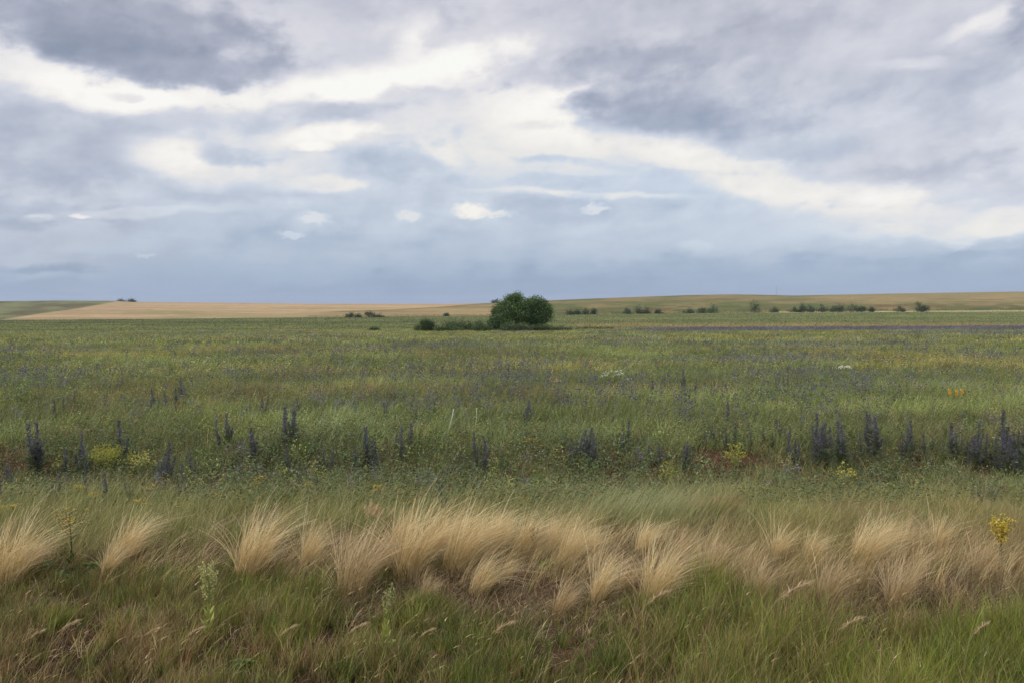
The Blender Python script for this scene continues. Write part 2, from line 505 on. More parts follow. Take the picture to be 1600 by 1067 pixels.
def leaves(mb, p, L, W, col, up=0.5, fold=0.0):
    """flat leaf quads in random directions around points p"""
    n = len(p)
    a = rng.uniform(0, 2 * math.pi, n); e = rng.uniform(-0.3, 1.0, n) * up * 1.5
    d = np.stack([np.cos(a) * np.cos(e), np.sin(a) * np.cos(e), np.sin(e)], 1)
    q = rng.normal(size=(n, 3)); s = np.cross(d, q); s /= np.linalg.norm(s, axis=1)[:, None] + 1e-9
    L = np.broadcast_to(L, n)[:, None]; W = np.broadcast_to(W, n)[:, None]
    v = np.stack([p, p + d * L * .5 + s * W * .5, p + d * L, p + d * L * .5 - s * W * .5], 1)
    f = np.arange(4 * n).reshape(-1, 4)
    c = np.repeat(np.broadcast_to(col, (n, 3)), 4, 0)
    mb.add(v.reshape(-1, 3), f, c)

def tube(mb, pts, rad, col, sides=6):
    pts = np.asarray(pts, float); k = len(pts); rad = np.broadcast_to(rad, k)
    tan = np.gradient(pts, axis=0); tan /= np.linalg.norm(tan, axis=1)[:, None] + 1e-9
    ref = np.array([0.31, 0.9, 0.17]); a = np.cross(tan, ref); a /= np.linalg.norm(a, axis=1)[:, None] + 1e-9
    b = np.cross(tan, a)
    th = np.linspace(0, 2 * math.pi, sides, endpoint=False)
    v = pts[:, None, :] + rad[:, None, None] * (np.cos(th)[None, :, None] * a[:, None, :] + np.sin(th)[None, :, None] * b[:, None, :])
    f = []
    for i in range(k - 1):
        for j in range(sides):
            j2 = (j + 1) % sides
            f.append((i * sides + j, i * sides + j2, (i + 1) * sides + j2, (i + 1) * sides + j))
    if sides % 2 == 0:      # close both ends with quads
        for o_ in (0, (k - 1) * sides):
            for j in range(1, sides - 2, 2):
                f.append((o_, o_ + j, o_ + j + 1, o_ + j + 2))
    mb.add(v.reshape(-1, 3), f, col)

def A(c, k=1.0): return lin(c) * k
def pick(pal, n, k=1.0, var=0.18, w=None):
    P = np.array([lin(c) for c in pal]) * k
    i = rng.choice(len(pal), n, p=w)
    return P[i] * (1 + rng.normal(0, var, (n, 1))).clip(0.5, 1.6)

# ------------------------------------------------------------------ ground, fields and hills
def Xrow(x, y, z):
    row = slope_row(z / np.maximum(y, 0.5))
    v = (row - 533.5) / F
    X = 800 + F * (x / np.maximum(y, 0.5)) * (math.cos(TH) - math.sin(TH) * v)
    return X, row

def mixc(a, b, t): return a * (1 - t[..., None]) + b * t[..., None]

def meadow_patches(x, y):
    """what grows where on the flower meadow: shares of yellow, purple, brown and blue green, all 0..1"""
    ys = y ** 0.62 * 3.2                                    # patches look long and flat far away
    g1 = fbm(x * 0.11, ys * 0.55, 21, 4); g2 = fbm(x * 0.09 + 40, ys * 0.7, 22, 4)
    g3 = fbm(x * 0.10 + 9, ys * 0.8, 23, 4); g4 = fbm(x * 0.3, y * 0.22, 24, 3)
    yel = smooth(0.55, 0.72, g1); pur = smooth(0.56, 0.70, g2); bro = smooth(0.52, 0.72, g3); blu = smooth(0.55, 0.7, g4)
    return yel, pur, bro, blu

KG = 0.95
def terrain_color(x, y, z):
    X, row = Xrow(x, y, z)
    soil = A((92, 74, 58), .8)
    n1 = fbm(x * 1.3, y * 1.3, 31, 4); n2 = fbm(x * .3, y * .3, 32, 3)
    c = mixc(A((64, 52, 38), .75), A((92, 76, 56), .75), smooth(.3, .7, n1))
    reds = mixc(A((88, 62, 50), .8), A((70, 66, 44), .8), smooth(.35, .65, n2))
    c = mixc(c, reds, smooth(9, 10, y) * (1 - smooth(12.5, 14, y)))
    olive = mixc(A((82, 88, 48), 1), A((96, 98, 58), 1), smooth(.3, .7, n1))
    c = mixc(c, olive, smooth(12.5, 16, y))
    yel, pur, bro, blu = meadow_patches(x, y)
    k = smooth(25, 50, y)
    far = A((102, 110, 66), KG) * np.ones(c.shape)
    far = mixc(far, A((128, 122, 60), KG), yel * .7)
    far = mixc(far, A((112, 98, 66), KG), bro * .5)
    far = mixc(far, A((92, 92, 96), KG), pur * .5)
    c = mixc(c, far, k)
    # straw and purple strips along the far edge of the meadow
    s1 = smooth(150, 165, y) * (1 - smooth(176, 182, y))
    c = mixc(c, A((96, 92, 102), 1), s1 * smooth(940, 1100, X))
    c = mixc(c, A((150, 136, 94), 1), smooth(170, 173, y) * (1 - smooth(182, 188, y)) * smooth(380, 470, X) * (1 - smooth(640, 680, X)))
    # the plain beyond
    e = smooth(180, 190, y)
    wob = (fbm(x * .012, y * .012, 41, 3) - .5)
    wv = (fbm(X * .014, y * 0 + 3.3, 52, 4) - .5) * 5.0 * smooth(180, 230, y)
    rw = row + wv * (row < 514)
    streak = .5 * fbm(x * .01, y * .06, 42, 4) + .5 * fbm(X * .02, row * .5, 142, 4)
    plain = mixc(A((100, 108, 68), KG), A((118, 120, 76), KG), smooth(.35, .7, streak))
    tan = A((146, 130, 86), KG)
    st = np.exp(-((rw - 508 - wob * 4) / 3.0) ** 2) * smooth(860, 920, X)
    st = np.maximum(st, .8 * np.exp(-((row - 517 - wob * 2) / 2.0) ** 2) * smooth(380, 470, X) * (1 - smooth(660, 700, X)))
    plain = mixc(plain, tan * np.ones(c.shape), np.clip(st * (.55 + .6 * streak), 0, 1))
    c = mixc(c, plain, e)
    # hills
    foot = np.interp(X, XF, RFOOT)
    hmask = smooth(-0.6, 0.6, foot - row + wob * 1.2) * (y > 420)
    wheat = mixc(A((164, 142, 108), KG), A((180, 154, 118), KG), smooth(.35, .65, fbm(x * .004, y * .02, 43, 4)))
    ws = smooth(.48, .62, fbm(X * .006 - row * .04, row * .4, 44, 4)) * smooth(478, 486, row)
    wheat = mixc(wheat, A((142, 134, 94), KG), ws * .7)
    lb = np.interp(X, [-400, 0, 20, 60, 110, 150, 176, 200], [540, 500, 497, 491, 484, 477.5, 472.5, 466])
    lh = mixc(A((104, 98, 72), KG), A((124, 126, 90), KG), smooth(.35, .65, fbm(X * .02 + row * .06, row * .22, 45, 5)))
    hill_l = smooth(-.5, .5, lb - row) * (X < 205)
    h = mixc(wheat, lh, hill_l)
    lowline = np.interp(X, [380, 500, 620, 700, 760, 790], [493, 488, 484.5, 479.5, 474.5, 468])
    brown = mixc(A((132, 116, 82), KG), A((152, 134, 96), KG), smooth(.35, .65, fbm(x * .006, row * .4, 46, 4)))
    bm = smooth(-.4, .8, row - lowline) * smooth(440, 520, X)
    h = mixc(h, brown, bm)
    ln = np.exp(-((row - lowline) / .7) ** 2) * smooth(500, 540, X) * (X < 770)
    h = mixc(h, A((104, 96, 62), KG) * np.ones(c.shape), ln * .8)
    q = fbm(X * .014 + row * .05, row * .26, 47, 5); q2 = fbm(X * .03, row * .35, 48, 5)
    rh = mixc(A((100, 102, 64), KG), A((130, 116, 80), KG), smooth(.38, .62, q))
    rh = mixc(rh, A((150, 132, 94), KG), smooth(1220, 1330, X) * (1 - smooth(470, 480, row)) * .6)
    rh = mixc(rh, A((86, 96, 58), KG), smooth(.5, .62, q2) * smooth(470, 480, row) * .9)
    rh = mixc(rh, A((112, 86, 66), KG), smooth(.62, .72, fbm(X * .012 + row * .08, row * .5, 49, 4)) * smooth(465, 470, row) * .8)
    h = mixc(h, rh, smooth(770, 800, X))
    c = mixc(c, h, hmask)
    ln2 = np.exp(-((row - foot - .3) / .8) ** 2) * smooth(1180, 1230, X) * (y > 420)
    c = mixc(c, A((198, 186, 140), KG) * np.ones(c.shape), ln2 * .8)
    wheat_mask = hmask * (1 - hill_l) * (1 - bm) * (1 - smooth(770, 790, X))
    return c, wheat_mask, hmask

def build_ground():
    ua = np.tan(np.linspace(-R(62), R(62), 760))
    # finer in the middle of the view
    ua = np.sort(np.concatenate([np.linspace(-0.78, 0.78, 860), ua[(np.abs(ua) > .785)]]))
    ys = np.concatenate([[-12, -6, -2], np.linspace(0.6, 14, 130), np.exp(np.linspace(math.log(14.15), math.log(9000), 430))])
    U, Y = np.meshgrid(ua, ys)
    Xw = U * np.maximum(Y, 9.0)
    Z = ground_z(Xw, Y)
    c, wm, hm = terrain_color(Xw, Y, Z)
    nU = len(ua); nY = len(ys)
    V = np.stack([Xw, Y, Z], -1).reshape(-1, 3); Cc = c.reshape(-1, 3)
    i = (np.arange(nY - 1)[:, None] * nU + np.arange(nU - 1)[None, :]).ravel()
    Fq = np.stack([i, i + 1, i + nU + 1, i + nU], 1)
    yq = Y.ravel()[i]; wq = wm.ravel()[i]; hq = hm.ravel()[i]
    def part(mask, name, mat, label, cat):
        f = Fq[mask]; idx, inv = np.unique(f, return_inverse=True)
        mb = MB(); mb.add(V[idx], inv.reshape(-1, 4), Cc[idx])
        o = mb.obj(name, mat, smooth_=True)
        tag(o, label, cat, kind='structure')
    cut = ys[np.searchsorted(ys, 178)]
    near = yq < cut
    whe = (~near) & (wq > .5) & (yq < 1900)
    hil = (~near) & (~whe) & ((hq > .5) | (yq > 640))
    pla = (~near) & (~whe) & (~hil)
    part(near, 'ground', M_SOIL, 'brown soil and litter under the grass and flower meadow', 'ground')
    part(pla, 'grass_plain', M_FIELD, 'flat green grassland between the meadow and the hills', 'ground')
    part(whe, 'wheat_field', M_FIELD, 'pale golden crop field rising to the skyline on the left', 'field')
    part(hil, 'hills', M_FIELD, 'low brown and olive grass hills along the horizon', 'hills')
build_ground()

# ------------------------------------------------------------------ grass cover (too many blades to count)
def spread(n, y0, y1, margin=0.09, extra=1.2):
    y = np.sqrt(rng.uniform(y0 * y0, y1 * y1, n))
    hw = (0.643 + margin) * y + extra
    x = rng.uniform(-1, 1, n) * hw
    return x, y

def base_of(x, y): return np.stack([x, y, ground_z(x, y)], 1)

def clumps(x, y, per, r, grow=0.0):
    """turn points into tussocks: every point becomes `per` blades close together"""
    n = len(x); i = np.repeat(np.arange(n), per)
    a = rng.uniform(0, 2 * math.pi, n * per); rr = r * (1 + grow * y[i]) * np.sqrt(rng.uniform(0, 1, n * per))
    return i, x[i] + np.cos(a) * rr, y[i] + np.sin(a) * rr * .8, a

def lean_dir(a, wind, n):
    return np.arctan2(np.sin(a) * .7 + rng.normal(0, .35, n), np.cos(a) * .7 + wind + rng.normal(0, .35, n))

def short_grass():
    mb = MB()
    x, y = spread(30000, 3.3, 7.5)
    X, row = Xrow(x, y, ground_z(x, y))
    cl = fbm(x * 2.6, y * 2.6, 51, 3); big = fbm(x * .8, y * .8, 52, 3)
    lim = np.interp(X, [-300, 0, 300, 620, 800, 950, 1100, 1300, 1500, 1900], [900, 908, 920, 960, 1000, 980, 955, 995, 1000, 975])
    dens = smooth(-40, 30, row - lim + (big - .5) * 90) * (0.20 + 0.85 * smooth(.38, .55, cl) + .3 * smooth(950, 1150, X)) * (1 - .45 * np.exp(-((big - .38) / .05) ** 2))
    k = rng.uniform(size=len(x)) < dens
    x, y, X, row, cl, big = x[k], y[k], X[k], row[k], cl[k], big[k]
    n = len(x); per = 13
    right = smooth(900, 1150, X)
    bright = right * .55 + smooth(.48, .66, fbm(x * 1.1, y * 1.1, 53, 3)) * .5
    c0 = pick([(98, 108, 40), (84, 96, 35), (116, 120, 48), (90, 102, 42), (120, 112, 54), (72, 84, 35)], n, 1.05, .34)
    c1 = pick([(140, 150, 52), (156, 158, 66), (124, 142, 46)], n, 1.15, .24)
    col = mixc(c0, c1, np.clip(bright * rng.uniform(.1, 1.1, n), 0, 1))
    br = rng.uniform(size=n) < (.15 + .12 * (X < 700) + .42 * smooth(.54, .42, big)) * (1 - .35 * right)
    col[br] = pick([(122, 96, 62), (140, 112, 72), (104, 82, 56), (168, 148, 100), (150, 134, 84)], int(br.sum()), 1.05)
    hc = rng.uniform(.07, .17, n) * (0.5 + 1.0 * cl) * (1 + .75 * right)
    i, bx, by, a = clumps(x, y, per, .035)
    N = n * per
    c = col[i] * (1 + rng.normal(0, .16, (N, 1))).clip(.55, 1.6)
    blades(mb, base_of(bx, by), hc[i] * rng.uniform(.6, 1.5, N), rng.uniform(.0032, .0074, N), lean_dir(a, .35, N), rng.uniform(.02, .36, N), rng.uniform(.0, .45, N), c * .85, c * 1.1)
    # thin straw stalks and small tawny seed heads between the blades
    x, y = spread(2600, 3.4, 7.0); X, row = Xrow(x, y, ground_z(x, y))
    k = (row > 905) & (fbm(x * 1.4, y * 1.4, 57, 3) > .42); x, y = x[k], y[k]; N = len(x)
    c = pick([(176, 156, 104), (160, 140, 92), (188, 166, 124), (150, 142, 88)], N, 1.1)
    ld = rng.normal(0, .5, N); hh = rng.uniform(.12, .30, N); le = rng.uniform(.1, .4, N); cu = rng.uniform(.1, .6, N)
    blades(mb, base_of(x, y), hh, .0026, ld, le, cu, c * .8, c, rings=5, tipw=.6)
    tip = base_of(x, y) + np.stack([np.cos(ld) * hh * (le + cu), np.sin(ld) * hh * (le + cu), hh * (1 - .45 * cu)], 1)
    blades(mb, tip - np.array([0, 0, .006]), rng.uniform(.015, .04, N), .007, ld, .9, .8, c, c * 1.15, rings=4)
    o = mb.obj('short_grass', M_GRASS)
    tag(o, 'short green grass with brown dead blades along the bottom of the picture', 'grass', kind='stuff')
short_grass()

def dry_grass():
    mb = MB()
    x, y = spread(15000, 3.6, 8.8)
    X, row = Xrow(x, y, ground_z(x, y))
    k = rng.uniform(size=len(x)) < (.10 + .9 * smooth(1010, 950, row)) * (.25 + .7 * smooth(.4, .6, fbm(x * 2.5, y * 2.5, 61, 3)))
    x, y = x[k], y[k]; n = len(x); per = 12
    col = pick([(122, 96, 70), (140, 114, 82), (104, 80, 58), (160, 136, 100), (112, 104, 66), (176, 156, 116)], n, 1.0, .22)
    i, bx, by, a = clumps(x, y, per, .05); N = n * per
    c = col[i] * (1 + rng.normal(0, .18, (N, 1))).clip(.5, 1.7)
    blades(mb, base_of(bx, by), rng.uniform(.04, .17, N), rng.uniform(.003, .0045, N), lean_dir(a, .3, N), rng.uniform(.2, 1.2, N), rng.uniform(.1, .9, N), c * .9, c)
    # dense knee high dry stand on the right half of the bank
    x, y = spread(16000, 5.6, 8.9)
    X, row = Xrow(x, y, ground_z(x, y))
    cl = fbm(x * 1.9, y * 1.9, 62, 3)
    k = rng.uniform(size=len(x)) < smooth(1030, 1110, X + (cl - .5) * 120) * smooth(1000, 925, row + (cl - .5) * 130) * (.16 + .9 * smooth(.40, .56, cl))
    x, y, cl = x[k], y[k], cl[k]; n = len(x); per = 13
    X, row = Xrow(x, y, ground_z(x, y))
    red = smooth(.45, .6, fbm(x * .9 + 3, y * .9, 63, 3)) * smooth(1300, 1050, X) + smooth(.5, .62, fbm(x * 1.1, y * 1.1, 65, 3)) * .5
    c1 = pick([(162, 144, 90), (184, 160, 108), (142, 134, 78), (126, 122, 66), (112, 118, 56)], n, 1.15, .2)
    c2 = pick([(156, 120, 90), (140, 108, 80), (172, 138, 104)], n, 1.1, .2)
    col = mixc(c1, c2, np.clip(red, 0, 1) * (rng.uniform(size=n) < .75))
    i, bx, by, a = clumps(x, y, per, .045); N = n * per
    c = col[i] * (1 + rng.normal(0, .15, (N, 1))).clip(.55, 1.6)
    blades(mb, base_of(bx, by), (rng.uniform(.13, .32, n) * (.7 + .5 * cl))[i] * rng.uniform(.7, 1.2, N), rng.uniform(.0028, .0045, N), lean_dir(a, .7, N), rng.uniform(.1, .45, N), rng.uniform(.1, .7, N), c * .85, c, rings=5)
    # loose straw that ties the golden tufts together
    x, y = spread(9000, 6.3, 8.4)
    X, row = Xrow(x, y, ground_z(x, y))
    band = np.interp(X, [0, 400, 560, 700, 900, 1050, 1600], [893, 893, 892, 880, 880, 900, 890])
    k = rng.uniform(size=len(x)) < np.exp(-((row - band) / 34) ** 2) * np.interp(X, [0, 330, 520, 600, 1080, 1150, 1600], [.12, .18, .6, .9, .8, .5, .4]) * smooth(.32, .55, fbm(x * 1.7, y * 1.7, 66, 3))
    x, y = x[k], y[k]; n = len(x); per = 12
    col = pick([(214, 188, 134), (196, 170, 116), (178, 152, 104), (226, 204, 154), (166, 150, 96)], n, 1.05, .15)
    i, bx, by, a = clumps(x, y, per, .05); N = n * per
    c = col[i] * (1 + rng.normal(0, .15, (N, 1))).clip(.55, 1.5)
    blades(mb, base_of(bx, by), rng.uniform(.16, .42, N), rng.uniform(.0022, .0036, N), lean_dir(a * .3, 1.0, N), rng.uniform(.05, .5, N), rng.uniform(.2, .95, N), c * .85, c, rings=6)
    # dead stems lying on the bare soil
    x, y = spread(30000, 4.6, 8.2); X, row = Xrow(x, y, ground_z(x, y))
    k = (row < 1030) & (rng.uniform(size=len(x)) < .5); x, y = x[k], y[k]; N = len(x)
    c = pick([(150, 126, 92), (112, 90, 66), (178, 158, 120), (92, 74, 56)], N, 1.0)
    blades(mb, base_of(x, y) + np.array([0, 0, .012]), rng.uniform(.02, .05, N), rng.uniform(.003, .006, N), rng.uniform(0, 6.28, N), rng.uniform(1.2, 3.5, N), .4, c, c, rings=3, tipw=.6)
    o = mb.obj('dry_grass', M_GRASS)
    tag(o, 'thin reddish brown dry grass covering the bank between the golden tufts', 'grass', kind='stuff')
dry_grass()

def bank_grass():
    """soft green belt just behind the golden tufts"""
    mb = MB()
    x, y = spread(13000, 7.0, 10.0)
    X, row = Xrow(x, y, ground_z(x, y))
    cl = fbm(x * 1.5, y * 1.5, 71, 3)
    lo = np.interp(X, [0, 300, 600, 900, 1000, 1100, 1600], [885, 885, 850, 850, 850, 870, 865])
    k = rng.uniform(size=len(x)) < smooth(15, -25, row - lo + (cl - .5) * 40) * (.3 + .8 * smooth(.35, .6, cl))
    x, y, X, cl = x[k], y[k], X[k], cl[k]; n = len(x); per = 11
    bl = .3 * smooth(860, 960, X) * smooth(1200, 1060, X)
    col = pick([(124, 130, 66), (108, 118, 58), (142, 138, 76), (152, 142, 86), (116, 124, 60)], n, 1.15, .2)
    col = mixc(col, pick([(126, 136, 88), (140, 148, 98), (112, 122, 76)], n, 1.15), bl * .8)
    i, bx, by, a = clumps(x, y, per, .06); N = n * per
    c = col[i] * (1 + rng.normal(0, .16, (N, 1))).clip(.55, 1.6)
    tall = (rng.uniform(size=N) < .12)
    c[tall] = pick([(168, 160, 106), (152, 152, 98)], int(tall.sum()), 1.1)
    blades(mb, base_of(bx, by), rng.uniform(.10, .26, N) * (1 + .8 * tall), rng.uniform(.003, .0048, N), lean_dir(a, .6, N), rng.uniform(.1, .4, N), rng.uniform(.1, .6, N), c * .85, c)
    # pale waving stalks above the weeds just right of the middle
    n = 1300; X0 = rng.normal(985, 70, n); r0 = rng.uniform(800, 850, n)
    yy = -2.42 / row_slope(r0); xx = px_u(X0, r0) * yy
    c = pick([(164, 168, 118), (150, 156, 104), (178, 176, 130)], n, 1.1)
    blades(mb, base_of(xx, yy), rng.uniform(.24, .44, n), .0045, rng.normal(0, .25, n), rng.uniform(.15, .4, n), rng.uniform(.1, .5, n), c * .8, c, rings=5)
    o = mb.obj('bank_grass', M_GRASS)
    tag(o, 'soft green grass belt between the golden tufts and the dark weedy strip', 'grass', kind='stuff')
bank_grass()

def weeds():
    """dark leafy strip with bare reddish soil"""
    mb = MB()
    x, y = spread(27000, 8.5, 14.6)
    cl = fbm(x * .9, y * .9, 81, 3); X, row = Xrow(x, y, ground_z(x, y))
    bare = smooth(.46, .58, fbm(x * .55, y * 1.1, 82, 4)) * (.35 + .65 * smooth(600, 1000, X)) * np.exp(-((row - 765) / 32) ** 2)
    k = rng.uniform(size=len(x)) < (.22 + .8 * smooth(.35, .6, cl)) * (1 - .93 * bare) * smooth(14.6, 13, y)
    x, y, cl = x[k], y[k], cl[k]; n = len(x)
    hh = rng.uniform(.04, .38, n) * (.4 + 1.2 * cl)
    per = 8
    bx = np.repeat(x, per) + rng.normal(0, .045, n * per); by = np.repeat(y, per) + rng.normal(0, .045, n * per)
    bz = ground_z(bx, by) + np.repeat(hh, per) * rng.uniform(.05, 1, n * per)
    pc = pick([(66, 82, 44), (82, 100, 52), (94, 108, 56), (72, 88, 58), (112, 118, 60), (104, 84, 60), (84, 98, 70), (60, 74, 42), (112, 118, 80)], n, 1.1, .22)
    leaves(mb, np.stack([bx, by, bz], 1), rng.uniform(.03, .065, n * per), rng.uniform(.008, .018, n * per), np.repeat(pc, per, 0) * rng.uniform(.8, 1.2, (n * per, 1)))
    o = mb.obj('weeds', M_LEAF)
    tag(o, 'dark green low leafy weeds over bare reddish soil behind the golden tufts', 'weeds', kind='stuff')
    mb = MB()
    x, y = spread(9000, 8.9, 14.5)
    cl = fbm(x * 1.2, y * 1.2, 83, 3); X, row = Xrow(x, y, ground_z(x, y))
    bare = smooth(.46, .58, fbm(x * .55, y * 1.1, 82, 4)) * (.35 + .65 * smooth(600, 1000, X)) * np.exp(-((row - 765) / 32) ** 2)
    k = rng.uniform(size=len(x)) < (.2 + .8 * smooth(.4, .6, cl)) * (1 - .8 * bare)
    x, y, X = x[k], y[k], X[k]; n = len(x); per = 10
    col = pick([(106, 118, 60), (90, 104, 52), (122, 130, 70), (134, 114, 74), (148, 140, 94), (112, 130, 82)], n, 1.2, .22)
    i, bx, by, a = clumps(x, y, per, .09); N = n * per
    c = col[i] * (1 + rng.normal(0, .15, (N, 1))).clip(.55, 1.6)
    blades(mb, base_of(bx, by), rng.uniform(.10, .32, N), rng.uniform(.005, .008, N), lean_dir(a, .4, N), rng.uniform(.05, .45, N), rng.uniform(0, .5, N), c * .85, c)
    o = mb.obj('weed_grass', M_GRASS)
    tag(o, 'mixed green and brown grass stalks standing among the low weeds', 'grass', kind='stuff')
weeds()

def meadow():
    for name, y0, y1, n, per, h0, h1, w0, w1, rings, rc, label in (
            ('meadow_grass', 12.8, 26, 24000, 9, .18, .40, .007, .012, 4, .11, 'olive green meadow grass leaning to the right behind the weedy strip'),
            ('middle_meadow_grass', 25, 62, 26000, 8, .22, .42, .015, .028, 3, .22, 'green and yellowish meadow grass in the middle distance'),
            ('far_meadow_grass', 60, 181, 26000, 8, .22, .42, .035, .08, 3, .6, 'fine green and brown meadow grass reaching to the bushes')):
        mb = MB()
        x, y = spread(n, y0, y1)
        X, row = Xrow(x, y, ground_z(x, y))
        yel, pur, bro, blu = meadow_patches(x, y)
        cl = fbm(x * .9, y * .7, 91, 4)
        mot = fbm(x * .30, y ** .62 * 2.4, 95, 5)
        dd = smooth(12, 40, y)
        col = pick([(122, 132, 70), (106, 120, 62), (138, 144, 82), (148, 148, 92), (112, 122, 60), (94, 106, 58)], n, 1.2, .2)
        u = rng.uniform(size=(5, n))
        m = u[0] < yel * .7; col[m] = pick([(160, 152, 66), (150, 140, 66), (164, 148, 74)], int(m.sum()), 1.15)
        m = u[1] < bro * .5 + .05; col[m] = pick([(136, 114, 80), (152, 130, 90), (116, 104, 72)], int(m.sum()), 1.15)
        m = u[3] < blu * .4; col[m] = pick([(122, 136, 94), (134, 146, 102), (112, 126, 86)], int(m.sum()), 1.2)
        strip = smooth(136, 146, y) * smooth(930, 1080, X)
        strip2 = smooth(104, 110, y) * smooth(128, 120, y) * smooth(1330, 1430, X)
        def purple(uu, pur_, s1, s2, yv):
            pf = pur_ * smooth(18, 40, yv) * .42
            return uu < np.maximum(np.maximum(pf, .92 * s1), .6 * s2)
        m = purple(u[2], pur, strip, strip2, y); col[m] = pick([(98, 96, 108), (106, 102, 114), (92, 94, 98), (112, 106, 110)], int(m.sum()), 1.15)
        col = col * (.74 + .56 * smooth(.3, .7, mot))[:, None]
        m2 = (y > 165) & (X > 400) & (X < 680) & (u[4] < .75); col[m2] = pick([(164, 148, 104), (150, 138, 96)], int(m2.sum()), 1.1)
        hc = rng.uniform(h0, h1, n) * (.45 + 1.1 * cl) * np.where(m, 1.35, 1)
        i, bx, by, a = clumps(x, y, per, rc); N = n * per
        c = col[i] * (1 + rng.normal(0, .15, (N, 1))).clip(.55, 1.6)
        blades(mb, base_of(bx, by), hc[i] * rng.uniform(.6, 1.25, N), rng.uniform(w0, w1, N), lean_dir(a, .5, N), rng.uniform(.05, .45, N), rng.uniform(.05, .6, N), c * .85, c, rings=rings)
        # leafy tops and seed heads that break up the blades
        n2 = n * 2
        x, y = spread(n2, y0, y1)
        X, row = Xrow(x, y, ground_z(x, y))
        z = ground_z(x, y) + rng.uniform(.45, 1, n2) * h1 * .8
        cc = pick([(110, 124, 66), (134, 144, 84), (94, 108, 58), (146, 146, 90), (162, 156, 112)], n2, 1.2, .2)
        yel, pur, bro, blu = meadow_patches(x, y)
        cc = cc * (.78 + .46 * smooth(.3, .7, fbm(x * .30, y ** .62 * 2.4, 95, 5)))[:, None]
        u = rng.uniform(size=(2, n2))
        m = u[0] < (yel * .45 + .03) * (1 - .6 * smooth(60, 120, y)); cc[m] = pick([(178, 164, 72), (168, 150, 68), (160, 152, 76)], int(m.sum()), 1.1)
        m = purple(u[1], pur, smooth(136, 146, y) * smooth(930, 1080, X), smooth(104, 110, y) * smooth(128, 120, y) * smooth(1330, 1430, X), y)
        cc[m] = pick([(100, 98, 112), (108, 104, 116), (94, 96, 102)], int(m.sum()), 1.15)
        leaves(mb, np.stack([x, y, z], 1), w1 * (2.6 if y1 < 70 else 1.7), w1 * (1.1 if y1 < 70 else .8), cc)
        o = mb.obj(name, M_GRASS)
        tag(o, label, 'grass', kind='stuff')
meadow()

def plain_grass():
    mb = MB()
    u = rng.uniform(-.74, .74, 90000); y = np.exp(rng.uniform(math.log(183), math.log(760), 90000)); x = u * y
    z = ground_z(x, y); c, wm, hm = terrain_color(x, y, z)
    k = wm < .5; x, y, z, c = x[k], y[k], z[k], c[k]; n = len(x)
    c = c * rng.normal(1.04, .12, (n, 1)).clip(.5, 1.8) * (1 + rng.normal(0, .04, (n, 3)))
    s_ = y / 400
    blades(mb, np.stack([x, y, z - .03], 1), rng.uniform(.12, .38, n) * (.6 + .5 * s_), rng.uniform(.2, .5, n) * (.4 + s_), rng.normal(0, .6, n), .2, .3, c * .95, c, rings=3, tipw=.3)
    o = mb.obj('plain_grass', M_GRASS)
    tag(o, 'rough grass on the flat plain beyond the bushes', 'grass', kind='stuff')
plain_grass()

def herbs():
    mb = MB()
    x, y = spread(5200, 9.6, 60, margin=.06)
    m_ = rng.uniform(size=len(x)) < .5; x2, y2 = spread(len(x), 9.6, 26, margin=.06); x = np.where(m_, x, x2); y = np.where(m_, y, y2)
    den = fbm(x * .35, y * .25, 111, 3); k = rng.uniform(size=len(x)) < smooth(.38, .6, den) + .12
    x, y = x[k], y[k]; n = len(x)
    yel, pur, bro, blu = meadow_patches(x, y)
    col = pick([(96, 114, 54), (78, 98, 50), (120, 132, 60), (106, 122, 72), (88, 104, 62), (136, 138, 66), (112, 96, 62)], n, 1.2, .22)
    m = rng.uniform(size=n) < yel * .5 + .05; col[m] = pick([(144, 144, 68), (134, 138, 62), (156, 150, 74)], int(m.sum()), 1.1)
    m = rng.uniform(size=n) < pur * .5 + .06; col[m] = pick([(100, 98, 118), (108, 102, 118)], int(m.sum()), 1.15)
    g = (1 + y / 40); R_ = rng.uniform(.06, .20, n) * g; H = rng.uniform(.18, .46, n) * np.where(rng.uniform(size=n) < .15, 1.4, 1)
    per = 44; i = np.repeat(np.arange(n), per); N = n * per
    a = rng.uniform(0, 6.283, N); r = np.sqrt(rng.uniform(0, 1, N)); t = rng.uniform(.15, 1, N) ** .7 * (1 - .45 * r * r)
    bx = x[i] + np.cos(a) * r * R_[i]; by = y[i] + np.sin(a) * r * R_[i]
    bz = ground_z(x, y)[i] + H[i] * t
    c = col[i] * (1 + rng.normal(0, .16, (N, 1))).clip(.5, 1.6)
    leaves(mb, np.stack([bx, by, bz], 1), .036 * g[i] * rng.uniform(.6, 1.3, N), .014 * g[i], c, up=.8)
    o = mb.obj('meadow_herbs', M_LEAF)
    tag(o, 'clumpy mixed herbs and yellow-green weeds growing through the meadow', 'herbs', kind='stuff')
herbs()

